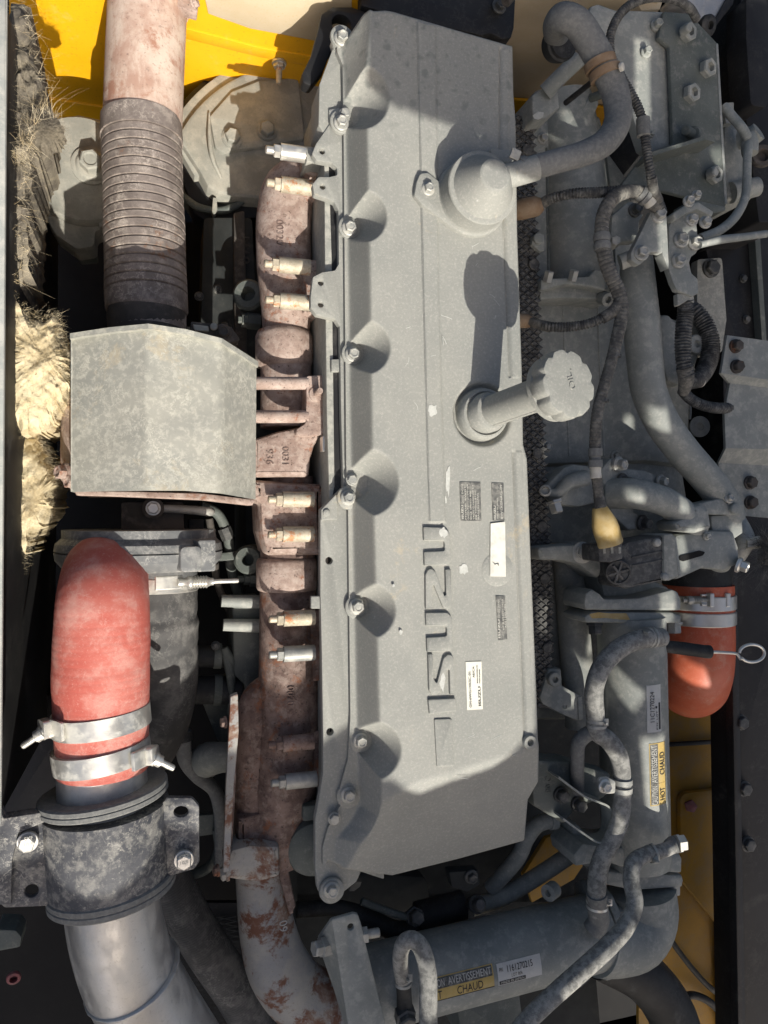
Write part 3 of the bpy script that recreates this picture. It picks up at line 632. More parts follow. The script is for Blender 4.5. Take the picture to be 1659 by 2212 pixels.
# hairline scratches and scuffs from handling
rs_ = random.Random(5)
for k in range(46):
    x_ = rs_.uniform(880, 1120); y_ = rs_.uniform(520, 1680); a_ = rs_.gauss(0, .9); L_ = rs_.uniform(6, 26)
    if 880 < x_ < 1000 and 1130 < y_ < 1640 or (960 < x_ < 1125 and 790 < y_ < 990) or (985 < x_ < 1100 and 1035 < y_ < 1540) or x_ > np.interp(y_, [520, 1680], [1075, 1120]): continue
    zz_ = .0029 if np.interp(y_, [20, 1125], [900, 927]) - 2 < x_ < np.interp(y_, [20, 1125], [948, 968]) and y_ < 1128 else -.00005
    tube('scratch', [(x_, y_, zz_), (x_ + L_ * .5 * math.sin(a_) + rs_.gauss(0, 1.5), y_ + L_ * .5 * math.cos(a_), zz_), (x_ + L_ * math.sin(a_), y_ + L_ * math.cos(a_), zz_)], rs_.uniform(.35, .8), M['peel'], vc, 5, .003)
# ------------------------------------------------------------------ left edge, insulation
sp = thing('side_sill', 'pale grey painted sill edge beside the torn insulation', 'sill', (0, 800, 0))
prism('sill', [(-70, -30), (15, -30), (12, 300), (8, 900), (4, 1400), (1, 1780), (-70, 1780)], .06, .006, M['sill'], sp, 2)
prism('inner_skin', [(-90, -30), (0, -30), (-4, 900), (-14, 1790), (-90, 1790)], .009, .5, M['black'], sp, 2)
def resample(l, n):
    q = [Vector(a) for a in l] + [Vector(l[0])]; cum = [0]
    for a, b in zip(q[:-1], q[1:]): cum.append(cum[-1] + (b - a).length)
    out = []; j = 0
    for k in range(n):
        d = cum[-1] * k / n
        while cum[j + 1] < d: j += 1
        out.append(tuple(q[j].lerp(q[j + 1], (d - cum[j]) / max(1e-9, cum[j + 1] - cum[j]))))
    return out
def blob(name, outline, z, th, mat, parent, amp=.012, n=46, seed=0, puff=.03):
    """soft ragged pad: photo outline filled with a lumpy displaced grid"""
    rs = np.random.RandomState(seed); pts = [P(a, b, z) for a, b in outline]; c = sum(pts, Vector()) / len(pts)
    lo = [(x + rs.normal(0, .0022), y + rs.normal(0, .0022)) for x, y in resample(rnd([(p.x, p.y) for p in pts], .02, 6), 170)]; L_ = len(lo); verts = []; faces = []; K = 26
    ph = rs.uniform(0, 6.28, (24, 3)); fr_ = np.linspace(50, 620, 24)[:, None] * rs.uniform(.5, 1.3, (24, 2)) * rs.choice([-1, 1], (24, 2))
    def nz(x, y): return sum(math.sin(fr_[k][0] * x + fr_[k][1] * y + ph[k][0]) / (1 + .22 * k) for k in range(24)) / 4
    for k in range(K + 1):
        s = k / K
        for (x, y) in lo:
            w = s ** .8; X_ = c.x + (x - c.x) * w; Y_ = c.y + (y - c.y) * w
            j = nz(X_ * 1.3, Y_ * 1.3); X_ += amp * .5 * j * s; Y_ += amp * .4 * nz(Y_, X_) * s
            verts.append((X_, Y_, z + puff * (math.sqrt(max(0, 1 - s ** 3)) - 1) + amp * j * (1 - .4 * s)))
    for (x, y) in lo: verts.append((x, y, z - th))
    for k in range(K + 1):
        for i in range(L_): faces.append((k * L_ + i - (1 if i else 1 - L_), k * L_ + i, (k + 1) * L_ + i, (k + 1) * L_ + i - (1 if i else 1 - L_)))
    faces.append(tuple(range(L_)))
    return mesh(name, verts, faces, mat, parent, True, 80), lo
def strands(name, roots, mat, parent, n=200, ln=(.015, .05), w=.0004, zz=.02, seed=1, dirf=None):
    rs = random.Random(seed); verts = []; faces = []
    for _ in range(n):
        p = rs.choice(roots).copy(); p += Vector((rs.gauss(0, .004), rs.gauss(0, .004), rs.gauss(0, .004)))
        d = dirf(p, rs) if dirf else Vector((rs.gauss(.8, .6), rs.gauss(0, .7), rs.gauss(.1, .5)))
        d.normalize(); L_ = rs.uniform(*ln); cv = Vector((rs.gauss(0, 1), rs.gauss(0, 1), rs.gauss(-.3, .6))) * .9; ww = w * rs.uniform(.6, 1.4)
        st = len(verts); a, b, _n = basis(d)
        for k in range(6):
            s = k / 5; q = p + d * (L_ * s) + cv * (L_ * s * s * .45)
            for t in range(3):
                an = t * math.tau / 3; verts.append(q + (a * math.cos(an) + b * math.sin(an)) * ww * (1 - .8 * s))
        for k in range(5):
            for t in range(3): t2 = (t + 1) % 3; faces.append((st + k * 3 + t, st + k * 3 + t2, st + k * 3 + 3 + t2, st + k * 3 + 3 + t))
    return stuff(mesh(name, verts, faces, mat, parent, False, fixn=False))
i1 = thing('insulation_pad', 'torn dark fleece insulation with frayed fibres beside the yellow panel', 'insulation', (60, 170, -.1))
o1, l1 = blob('fleece', [(12, -30), (48, -20), (60, 60), (78, 130), (92, 210), (88, 280), (62, 325), (52, 460), (48, 600), (8, 640), (8, 300)], -.10, .18, M['fleece'], i1, .014, seed=3)
o1b, l1b = blob('flap', [(62, 250), (92, 232), (118, 248), (132, 280), (126, 302), (98, 312), (66, 300)], -.06, .03, M['fleece'], i1, .007, seed=4, puff=.02)
strands('fibres', [Vector((x, y, -.085)) for x, y in l1], M['fiber'], i1, 420, (.004, .028), .00013, seed=2)
strands('fibres', [P(a, b, -.05) for a, b in [(85, 250), (95, 240), (75, 262), (70, 285), (110, 250), (60, 300), (45, 310)]], M['fiber'], i1, 70, (.015, .04), .00016, seed=5, dirf=lambda p, r_: Vector((r_.gauss(-.1, .5), r_.gauss(.9, .4), r_.gauss(.4, .4))))
strands('fibres', [P(a, b, -.06) for a, b in [(40, 320), (55, 310), (30, 330), (60, 290)]], M['fiber'], i1, 90, (.01, .03), .00014, seed=6, dirf=lambda p, r_: Vector((r_.gauss(.5, .6), r_.gauss(-.6, .5), r_.gauss(.3, .4))))
surf = lambda o: [WLOC[o] + v.co for v in o.data.vertices if v.normal.z > .1]
strands('fibres', surf(o1) + surf(o1b), M['fleece'], i1, 9000, (.002, .008), .00016, seed=31)
i2 = thing('insulation_pad', 'fluffy yellow glass wool lump next to the metal heat shield', 'insulation', (80, 780, -.1))
o2, l2 = blob('wool', [(6, 610), (30, 650), (60, 690), (105, 672), (120, 690), (112, 715), (140, 760), (156, 822), (140, 862), (112, 905), (96, 925), (10, 930)], -.09, .2, M['foam'], i2, .008, seed=8, puff=.035)
strands('fibres', surf(o2), M['foam'], i2, 9000, (.0015, .0045), .00012, seed=9)
strands('fibres', [Vector((x, y, -.11)) for x, y in l2 if x > P(40, 800, -.09).x], M['fiber'], i2, 1200, (.004, .012), .00010, seed=19)
i3 = thing('insulation_pad', 'brownish lower glass wool lump beside the turbocharger', 'insulation', (60, 1060, -.15))
o3, l3 = blob('wool', [(6, 925), (60, 935), (84, 960), (96, 1000), (118, 1020), (102, 1070), (104, 1100), (76, 1140), (50, 1165), (46, 1210), (22, 1240), (6, 1250)], -.15, .2, M['foam'], i3, .008, seed=10, puff=.035)
strands('fibres', surf(o3), M['foam'], i3, 9000, (.0015, .0045), .00012, seed=11)
strands('fibres', [Vector((x, y, -.17)) for x, y in l3], M['fiber'], i3, 1200, (.004, .012), .00010, seed=12)

# ------------------------------------------------------------------ exhaust pipe, bellows
ep = thing('exhaust_pipe', 'pale rust-bloomed exhaust pipe running over the yellow panel', 'exhaust', (310, 120, -.2))
tube('pipe', [(326, -80, -.215), (320, 0, -.205), (314, 130, -.20), (308, 290, -.195)], [82, 82, 82, 82], M['exhaust'], ep, 48, .02)
tube('clamp_band', [(322, -6, -.205), (321, 10, -.205)], 86, M['exhaust'], ep, 40, .01)
bolt(ep, (418, 6, -.16), 14, M['manifold'], (.8, .2, .5), 'washer'); box('clamp_lug', (405, 14, -.175), (1, -.1, 0), (0, 1, 0), (.03, .022, .02), M['manifold'], ep, .003)
eb = thing('exhaust_bellows', 'ribbed flexible exhaust bellows entering the metal heat shield', 'bellows', (315, 500, -.2))
tube('collar', [(306, 262, -.195), (307, 305, -.194)], [84, 86], M['bellows'], eb, 48, .004)
q = [(P(x, y, z), r_ * mpp(x, y, z)) for x, y, z, r_ in [(307, 308, -.194, 82), (310, 420, -.19, 83), (314, 540, -.185, 84), (317, 655, -.18, 85)]]
pit = (q[-1][0] - q[0][0]).length / 19.0
def bel(s, th):
    f_ = (s / pit) % 1.0; return 1 + (.012 if f_ < .82 else -.045) + .006 * math.sin(s * 60)
sweep('bellows_rings', path(q, pit / 11), M['bellows'], eb, 56, bel, True, 30)
tube('lower_collar', [(317, 645, -.18), (318, 672, -.178), (318, 676, -.178), (319, 720, -.175)], [86, 86, 82, 82], M['bellows'], eb, 48, .006)

# ------------------------------------------------------------------ round mount cap
mc = thing('mount_cap', 'dusty round mount cap with a big hex bolt beside the bellows', 'mount', (160, 380, -.36))
prism('plate', [(133, 262), (168, 248), (232, 262), (260, 300), (260, 480), (205, 500), (204, 532), (165, 538), (120, 505), (92, 460), (82, 400), (84, 330), (100, 300)], -.345, .06, M['flywheel'], mc, 14)
lathe('disc', (180, 375, -.344), (0, 0, 1), [(.088, 0), (.088, .012), (.084, .018), (.03, .021), (0, .021)], M['flywheel'], mc, 48)
lathe('washer', (197, 360, -.323), (0, 0, 1), [(.031, 0), (.031, .005), (.028, .006), (0, .006)], M['flywheel'], mc, 32)
bolt(mc, (198, 358, -.318), 33, M['flywheel'], kind='flange', spin=.3, tall=1.1)
prism('rib', [(214, 470), (262, 450), (262, 470), (214, 492)], -.33, .05, M['flywheel'], mc, 3)
prism('foot', [(140, 515), (204, 512), (206, 545), (168, 548)], -.40, .06, M['paint_dark'], mc, 6)

# ------------------------------------------------------------------ flywheel housing
fh = thing('flywheel_housing', 'large dusty rounded flywheel housing between bellows and valve cover', 'housing', (550, 300, -.36))
cc = (640, 421)
def arc(r_, a0, a1, n=24): return [(cc[0] + r_ * math.cos(R(a0 + (a1 - a0) * k / n)), cc[1] - r_ * math.sin(R(a0 + (a1 - a0) * k / n))) for k in range(n + 1)]
prism('rim', arc(309, 70, 152) + [(374, 300), (420, 380), (760, 330)], -.375, .05, M['flywheel'], fh, 0, bev=.003)
prism('gap_shade', arc(318, 70, 156) + [(374, 330), (420, 460), (560, 560), (760, 400)], -.40, .05, M['black'], fh, 0)  # black sheet: shadow gap round the rim put in as colour
prism('body', arc(286, 72, 150) + [(386, 300), (432, 372), (448, 402), (470, 418), (505, 425), (570, 430), (760, 420)], -.36, .06, M['flywheel'], fh, 6, bev=.006)
prism('raised_face', [(452, 250), (500, 196), (560, 172), (645, 165), (660, 300), (560, 318), (505, 324), (478, 330), (464, 318)], -.35, .02, M['flywheel'], fh, 12, bev=.005)
tube('rib', [(452, 245, -.352), (453, 300, -.348), (460, 345, -.35), (478, 385, -.36)], [2, 5, 5, 3], M['flywheel'], fh, 12)
for x, y in [(502, 299), (576, 283)]:
    lathe('recess_ring', (x, y, -.350), (0, 0, 1), [(.0185, 0), (.0185, .003), (.016, .0035), (.016, .001), (0, .001)], M['flywheel'], fh, 28)
    bolt(fh, (x, y, -.348), 20, M['flywheel'], kind='washer', tall=1.3)
prism('lower_skirt', [(400, 372), (470, 415), (470, 470), (420, 455), (395, 420)], -.42, .05, M['paint_dark'], fh, 10)
tube('drip_rail', [(396, 425, -.40), (430, 448, -.39), (480, 455, -.385), (515, 440, -.385), (540, 415, -.39)], 8, M['paint_dark'], fh, 12)
prism('spur', [(460, 425), (468, 428), (470, 452), (463, 466), (458, 455)], -.37, .02, M['flywheel'], fh, 2)

# ------------------------------------------------------------------ lifting eye and top plate
le = thing('lifting_eye', 'black steel lifting eye at the corner of the valve cover', 'lifting eye', (740, 50, -.12))
prism('eye_plate', [(688, 60), (694, 30), (718, 14), (760, 14), (806, 30), (806, 120), (742, 130), (718, 100), (700, 150), (672, 186), (654, 178), (652, 160), (672, 120)], -.105, .022, M['black'], le, 10, holes=[(738, 52, 21)], bev=.003)
tp_ = thing('top_plate', 'flat black plate behind the upper end of the valve cover', 'plate', (960, 30, -.12))
prism('plate', [(780, -40), (1116, -40), (1110, 60), (1104, 82), (1085, 84), (1060, 72), (1040, 76), (900, 44), (780, 12)], -.10, .02, M['black'], tp_, 8)
tube('rod', [(1125, -30, -.06), (1092, 5, -.06)], 11, M['darkiron'], tp_, 14); bolt(tp_, (1078, 14, -.095), 16, M['bolt_dark'])
prism('bright_strip', [(700, -30), (770, -30), (766, 14), (724, 12), (700, 20)], -.2, .02, M['darkiron'], tp_)

# ------------------------------------------------------------------ exhaust manifold
em = thing('exhaust_manifold', 'rusty pinkish cast exhaust manifold running along the valve cover', 'manifold', (620, 1000, -.2))
ZM = -.185
tube('upper_runner', [(720, 385, ZM), (672, 382, ZM), (628, 412, ZM), (614, 470, ZM), (614, 570, ZM), (620, 650, ZM), (618, 716, ZM)], [42, 50, 58, 59, 59, 58, 50], M['manifold'], em, 40, .006)
for y0_, y1_ in [(325, 430), (556, 685)]: prism('port_flange', [(654, y0_ + 6), (712, y0_), (712, y1_), (654, y1_ - 8)], -.142, .09, M['manifold'], em, 6, bev=.005)
def ringy(name, y0_, y1_, r0_, x0_, mat, rr=.25):
    a = P(x0_, y0_, ZM); b = P(x0_, y1_, ZM); L_ = (a - b).length; m_ = mpp(x0_, y0_, ZM); e = rr * r0_ * m_
    return lathe(name, b, (a - b), [(0, 0), (r0_ * m_ - e, 0), (r0_ * m_ - e * .3, e * .3), (r0_ * m_, e), (r0_ * m_, L_ - e), (r0_ * m_ - e * .3, L_ - e * .3), (r0_ * m_ - e, L_), (0, L_)], mat, em, 44, 45)
ringy('slip_sleeve', 712, 800, 62, 614, M['manifold'], .3)
tube('middle_runner', [(618, 790, ZM), (618, 925, ZM)], 55, M['manifold'], em, 40, .02)
for y_ in (828, 900): tube('brace_bar', [(545, y_, -.115), (665, y_, -.115)], 14, M['manifold'], em, 20, .02)
prism('brace_bracket', [(662, 812), (702, 810), (704, 905), (700, 938), (676, 942), (640, 940), (640, 928), (660, 915), (662, 870)], -.108, .05, M['manifold'], em, 7)
lathe('stud', (683, 852, -.108), (.05, .1, 1), [(.011, -.002), (.011, .002), (.005, .003), (.005, .022), (.004, .024), (0, .024)], M['manifold'], em, 16)
prism('port_body', [(545, 950), (600, 932), (650, 922), (700, 930), (680, 962), (672, 990), (668, 1030), (545, 1030)], -.125, .1, M['manifold'], em, 10, bev=.008)
prism('port_body', [(545, 1036), (700, 1046), (702, 1190), (690, 1200), (575, 1200), (563, 1150), (560, 1090), (545, 1078)], -.132, .1, M['manifold'], em, 12, bev=.012)
txt('casting_mark', '0031', (617, 985, -.1248), (0, -1, 0), (1, 0, 0), .010, M['manifold_dark'], em, .0012); txt('casting_mark', '936', (583, 988, -.1248), (0, -1, 0), (1, 0, 0), .011, M['manifold_dark'], em, .0012)
def on_tube(x0_, r_px, z0_):
    m_ = mpp(x0_, 500, z0_); ax = P(x0_, 500, z0_)
    return ax, r_px * m_
ax, rr_ = on_tube(614, 59, ZM)
txt('casting_mark', '00320', None, None, None, .0105, M['manifold_dark'], em, .0012, None, lambda u_, v_, d_: Vector((ax.x + (rr_ + d_) * math.sin(v_ / rr_ - .30), P(600, 505, -.15).y - u_, ax.z + (rr_ + d_) * math.cos(v_ / rr_ - .30))))
ringy('slip_sleeve', 1204, 1276, 66, 620, M['manifold'], .15)
tube('front_runner', [(620, 1030, ZM), (622, 1270, ZM), (624, 1500, ZM), (620, 1600, ZM), (612, 1700, ZM), (600, 1760, ZM), (590, 1860, ZM)], [56, 60, 66, 70, 72, 62, 58], M['manifold_dark'], em, 44, .01)
prism('port_flange', [(655, 1320), (706, 1318), (706, 1470), (655, 1475)], -.15, .08, M['manifold_dark'], em, 6, bev=.004)
prism('port_flange', [(650, 1575), (700, 1580), (700, 1700), (645, 1705)], -.15, .08, M['manifold_dark'], em, 6, bev=.004)
tube('outlet_branch', [(588, 1478, -.20), (560, 1510, -.195), (548, 1570, -.19), (546, 1660, -.19), (552, 1750, -.19), (560, 1850, -.188)], [30, 38, 42, 44, 46, 48], M['manifold_dark'], em, 36)
prism('side_bar', [(506, 1560), (516, 1558), (508, 1720), (500, 1860), (490, 1860), (498, 1720)], -.14, .03, M['manifold_dark'], em, 3)
prism('outlet_box', [(512, 1770), (620, 1740), (632, 1760), (630, 1850), (512, 1852)], -.150, .08, M['manifold_dark'], em, 10, bev=.01)
ax2, rr2 = on_tube(624, 66, ZM)
txt('casting_mark', '0020', None, None, None, .0105, M['manifold_dark'], em, .0012, None, lambda u_, v_, d_: Vector((ax2.x + (rr2 + d_) * math.sin(v_ / rr2 - .1), P(617, 1500, -.15).y - u_, ax2.z + (rr2 + d_) * math.cos(v_ / rr2 - .1))))
prism('edge_bar', [(498, 1505), (514, 1498), (516, 1580), (505, 1700), (496, 1882), (482, 1886), (488, 1700)], -.10, .012, M['elbow'], em, 3)
for q in [(486, 1560), (470, 1880)]: bolt(em, (*q, -.13), 13, M['manifold_dark'], (-1, 0, .2), 'washer')
# studs with spacers, nuts and thread ends
def spacer(y_, xr0, zc, mat, tilt=0):
    r_ = 17; m_ = mpp(630, y_, zc); o_ = P(xr0, y_, zc); dr = Vector((-1, tilt, 0))
    s_ = lathe('spacer', o_ - dr * .008, dr, [(r_ * m_, 0), (r_ * m_, .046), (r_ * .97 * m_, .047), (0, .047)], mat, em, 24)
    n_ = lathe('nut', o_ + dr * .039, dr, [(.0098, 0), (.0098, .0085), (.0088, .0095), (0, .0095)], mat, s_, 6, 10)
    lathe('washer_ring', o_ + dr * .036, dr, [(.0112, 0), (.0112, .003), (0, .003)], mat, s_, 20)
    lathe('thread', o_ + dr * .048, dr, sum([[(.0052, k * .002), (.0060, k * .002 + .001)] for k in range(6)], []) + [(.004, .0125), (0, .0125)], mat, s_, 14, 80)
for y_, xr_2, zc, mm in [(335, 662, -.105, 'bolt_bright'), (405, 662, -.125, 'spacer'), (577, 658, -.118, 'spacer'), (654, 660, -.12, 'spacer'), (1079, 666, -.118, 'spacer'), (1154, 666, -.118, 'spacer'),
                       (1334, 668, -.118, 'spacer'), (1410, 668, -.118, 'bolt'), (1602, 666, -.118, 'manifold_dark'), (1683, 672, -.118, 'bolt')]: spacer(y_, xr_2, zc, M[mm])
prism('pad', [(662, 318), (710, 316), (715, 352), (662, 350)], -.092, .06, M['cast'], em, 3)
lathe('lug', (672, 358, -.13), (0, .1, 1), [(.016, -.04), (.016, 0), (.013, .004), (.006, .005), (.006, .02), (0, .021)], M['manifold'], em, 20)
prism('bright_clip', [(697, 942), (706, 940), (708, 975), (697, 976)], -.10, .02, M['bolt_bright'], em, 3)

# ------------------------------------------------------------------ heat shield
hs = thing('heat_shield', 'folded mottled metal heat shield over the exhaust outlet', 'heat shield', (350, 880, -.08))
cols_t = [(157, 724, -.060), (238, 716, -.030), (320, 708, -.002), (400, 722, -.008), (478, 742, -.016), (554, 790, -.075)]
cols_b = [(157, 1063, -.060), (238, 1061, -.030), (320, 1060, -.002), (400, 1060, -.008), (476, 1066, -.016), (552, 1079, -.075)]
def dense(cols, n=8): return [P(*cols[i]).lerp(P(*cols[i + 1]), k / n) for i in range(len(cols) - 1) for k in range(n)] + [P(*cols[-1])]
rows = []
for k in range(33):
    r_0 = [a_.lerp(b_, k / 32) for a_, b_ in zip(dense(cols_t), dense(cols_b))]
    rows.append([p_ + Vector((0, 0, .0011 * math.sin(p_.x * 47 + 2.3 * math.sin(p_.y * 31)) * math.cos(p_.y * 39 + p_.x * 20))) for p_ in r_0])
sheet('panel', rows, .002, M['shield'], hs, 40)
lip_o = [(151, 720, -.050), (236, 707, -.020), (320, 699, .008), (402, 711, .002), (480, 731, -.006), (558, 781, -.065)]
sheet('lip', [[P(*a) for a in lip_o], [P(a[0], a[1] + 11, a[2]) for a in lip_o]], .012, M['shield'], hs, 8)
prism('side_wall', [(153, 724), (158, 724), (158, 1062), (153, 1062)], -.061, .08, M['shield'], hs, 0, bev=0)
tb = thing('turbocharger', 'dusty turbocharger with split compressor housing below the heat shield', 'turbocharger', (310, 1150, -.25))
lathe('turbine_housing', (300, 1075, -.19), (0, 1, 0), [(0, 0), (.07, 0), (.10, .015), (.108, .05), (.108, .2), (.08, .22), (0, .22)], M['manifold'], tb, 40)
lathe('outlet_collar', (318, 790, -.175), (0, 1, 0), [(.05, 0), (.056, .01), (.056, .08), (0, .08)], M['darkiron'], tb, 36)
for x_ in (150, 170): bolt(tb, (x_ - 8, 1020 + (x_ - 150), -.12), 22, M['manifold'], (-.8, 0, .6))
prism('turbine_edge', [(160, 1060), (300, 1062), (440, 1066), (552, 1080), (545, 1092), (440, 1080), (240, 1072), (165, 1070)], -.085, .05, M['manifold'], tb, 4)
prism('centre_housing', [(262, 1085), (396, 1085), (398, 1150), (262, 1150)], -.16, .12, M['darkiron'], tb, 6)
lathe('banjo', (331, 1098, -.158), (0, 0, 1), [(.0155, 0), (.0155, .014), (.013, .016), (0, .016)], M['darkiron'], tb, 28); bolt(tb, (331, 1098, -.142), 16, M['bolt_bright'], kind='washer', tall=1.3)
tube('oil_line', [(340, 1098, -.15), (390, 1100, -.15), (440, 1104, -.15), (452, 1105, -.158), (456, 1106, -.2)], [9, 9, 10, 10, 8], M['bolt'], tb, 16)
prism('fitting', [(408, 1122), (440, 1122), (440, 1145), (408, 1145)], -.2, .04, M['darkiron'], tb, 2)
m_ = mpp(305, 1190, -.12); vr = 184 * m_
def vol(t, h): return 1
yb_ = P(305, 1236, -.11).y; yt_ = P(305, 1146, -.11).y; Lh = yt_ - yb_
lathe('compressor_housing', Vector((P(305, 1190, -.2).x, yb_, -.175)), (0, 1, 0), [(0, 0), (vr * .80, .0), (vr * .90, Lh * .08), (vr * .97, Lh * .25), (vr * .985, Lh * .44), (vr * .955, Lh * .455), (vr * .955, Lh * .47), (vr * .985, Lh * .485), (vr * .97, Lh * .66), (vr * .92, Lh * .76), (vr * .9, Lh * .80), (vr * .9, Lh), (0, Lh)], M['compressor'], tb, 72, 30)
box('split_pad', Vector((P(436, 1195, -.12).x, P(436, 1197, -.12).y, -.092)), (1, 0, -.38), (0, 1, 0), (.026, .044, .03), M['compressor'], tb, .003)
box('split_pad', Vector((P(407, 1195, -.1).x, P(407, 1205, -.1).y, -.075)), (1, 0, -.3), (0, 1, 0), (.03, .035, .02), M['compressor'], tb, .008)
vb = thing('band_clamp', 'stainless band clamp with spring bolt on the turbo inlet', 'clamp', (370, 1260, -.2))
ic = P(352, 1260, -.2)
def ytube(name, x_, y0_, y1_, r_, z_, mat, par, segs=44, rr=0):
    a = P(x_, y1_, z_); b = P(x_, y0_, z_); m2 = mpp(x_, y0_, z_); L_ = (b - a).length; e = .0015
    return lathe(name, a, b - a, [(0, 0), (r_ * m2 - e, 0), (r_ * m2, e), (r_ * m2, L_ - e), (r_ * m2 - e, L_), (0, L_)], mat, par, segs)
ytube('inlet_neck', 345, 1228, 1252, 79, -.215, M['compressor'], tb)
ytube('band', 345, 1244, 1276, 81, -.215, M['clamp'], vb)
T = P(405, 1259, -.145)
box('bridge', P(365, 1259, -.13), (1, 0, -.35), (0, 1, 0), (.04, .02, .004), M['clamp'], vb, .002)
lathe('trunnion', P(385, 1259, -.128), (1, 0, -.12), [(.006, 0), (.006, .012), (.0095, .014), (.0095, .018), (.0085, .02)] + sum([[(.0095, .02 + k * .004), (.0075, .022 + k * .004)] for k in range(6)], []) + [(.0055, .046), (.0055, .05), (.0035, .051), (.0035, .085), (.003, .087), (0, .087)], M['bolt_bright'], vb, 18, 60)
ih = thing('inlet_hose', 'dusty dark rubber inlet hose passing under the red hose', 'hose', (350, 1450, -.25))
tube('hose_body', [(345, 1268, -.215), (345, 1330, -.215), (346, 1400, -.22), (342, 1480, -.24), (318, 1570, -.28), (270, 1640, -.33)], [79, 80, 80, 82, 84, 84], M['hose_gray'], ih, 44, .004,
     rf=lambda s, t: 1 + .03 * math.exp(-((s - .057) / .008) ** 2) - .03 * math.exp(-((s - .044) / .006) ** 2) - .03 * math.exp(-((s - .09) / .005) ** 2) - .012 * math.exp(-((s - .018) / .003) ** 2))
# ------------------------------------------------------------------ red hose and its clamps
rh = thing('red_hose', 'dusty red silicone hose elbow leading down to the clamped steel pipe', 'hose', (220, 1450, -.08))
hx0 = P(222, 1400, -.06).x; hx1 = P(229, 1200, -.10).x; ytop = P(228, 1150, -.09).y; RB = .056; rtop = .055
hz_ = lambda x_, y_: Vector((P(x_, y_, -.06).x, P(x_, y_, -.001).y, -.06))
hpts = [(hz_(222, 1697), .0575), (hz_(221, 1640), .0585), (hz_(220, 1565), .060), (hz_(219, 1470), .0612), (hz_(221, 1395), .0605)]
yc = ytop - rtop - RB
for k in range(0, 9):
    an_ = k / 8 * math.pi / 2; hpts.append((Vector((hx0 + (hx1 - hx0) * k / 8, yc + RB * math.sin(an_), -.06 - RB * (1 - math.cos(an_)))), .0595 - .005 * k / 8))
hpts.append((Vector((hx1, yc + RB, -.22)), .054)); hpts = [q for q in hpts if not (q[0].y > yc - .012 and q[0].z > -.0605 and q[0].y < yc - 1e-6)]
sweep('hose_body', path(hpts, .0016), M['red'], rh, 64, lambda s, t: 1 + .003 * math.sin(s * 120) + (-.0032 * math.exp(-((((s + .0015 * math.sin(t + s * 30)) % .0095) - .004) / .0011) ** 2) - .0012 * math.sin(s * 370 + t) ** 8 if s < .25 else 0), True, 80)
def tclamp(label, y_, tiltdy, side, w_):
    o_ = thing('hose_clamp', label, 'clamp', (220, y_, -.06))
    c_ = Vector((P(220, y_, -.06).x, P(220, y_, 0).y, -.06)); ax_ = Vector((.0, 1, 0)); ax_.rotate(Quaternion((0, 0, 1), R(tiltdy)))
    m2 = mpp(220, y_, -.06); r_ = 101.5 * m2; w2 = w_ * m2
    lathe('band', c_ - ax_ * w2 / 2, ax_, [(r_ - .003, 0), (r_, .0), (r_, w2), (r_ - .003, w2)], M['clamp'], o_, 64)
    # bridge strap and T-bolt on the given side
    ang = R(52 if side < 0 else -52); nrm = Vector((-math.sin(ang), 0, math.cos(ang))); tan = Vector((-math.cos(ang), 0, -math.sin(ang))) * (1 if side < 0 else -1)
    pp_ = c_ + nrm * r_; box('strap', pp_ + nrm * .003, tan, ax_, (.034, w2 * .95, .005), M['clamp'], o_, .003)
    q_ = c_ + Vector((side * r_ * .93, 0, r_ * .42)); q_ += ax_ * 0
    box('eyelet', q_ + Vector((side * .006, 0, .004)), (side * .5, 0, -.9), ax_, (.02, w2 * .9, .012), M['clamp'], o_, .004)
    d_ = Vector((side * .62, -.42, -.1)).normalized()
    lathe('tee_bolt', q_ + Vector((side * .002, 0, .006)), d_, [(.0075, 0), (.0075, .007), (.0095, .008), (.0095, .011), (.0080, .012), (.0080, .018), (.0055, .019), (.0042, .020), (.0042, .036), (.0036, .038), (0, .038)], M['bolt_bright'], o_, 18, 40)
    return o_
tclamp('stainless hose clamp with its bolt pointing towards the bay wall', 1578, 5, -1, 42)
tclamp('stainless hose clamp with its bolt pointing towards the engine', 1657, 7, 1, 42)
# ------------------------------------------------------------------ steel pipe, grommets, clamp bracket
sp_ = thing('steel_pipe', 'bare steel intake pipe with a weld seam held by the dark bracket', 'pipe', (260, 2000, -.1))
tube('pipe_body', [(220, 1660, -.062), (226, 1760, -.064), (238, 1900, -.068), (248, 1990, -.075), (275, 2090, -.09), (322, 2180, -.11), (390, 2290, -.13)], [92, 94, 97, 98, 98, 98, 98], M['steel'], sp_, 56, .008)
wq = P(285, 2105, -.093); wd = (P(322, 2180, -.11) - P(262, 2060, -.085)).normalized()
lathe('weld_bead', wq - wd * .001, wd, [(.0648, 0), (.0662, .0015), (.0662, .0035), (.0648, .005)], M['steel'], sp_, 60, 80, sq=lambda t, h: 1 + .006 * math.sin(t * 40))
cb = thing('pipe_bracket', 'mud-speckled dark clamp bracket with two ears around the steel pipe', 'bracket', (230, 1850, -.08))
def grom(y_, x_, ro, ri, tilt, name, h=.008):
    c_ = Vector((P(x_, y_, -.066).x, P(x_, y_, .014).y, -.066)); ax_ = Vector((math.sin(R(-tilt)), math.cos(R(tilt)), -.03)).normalized()
    return lathe(name, c_ - ax_ * h / 2, ax_, [(ri, 0), (ro * .97, 0), (ro, .002), (ro, h * .42), (ro * .985, h * .5), (ro, h * .58), (ro, h - .002), (ro * .97, h), (ri, h)], M['rubber'], cb, 56)
grom(1764, 225, .0815, .055, 6, 'grommet', .016); grom(1980, 242, .081, .055, 6, 'grommet', .018)
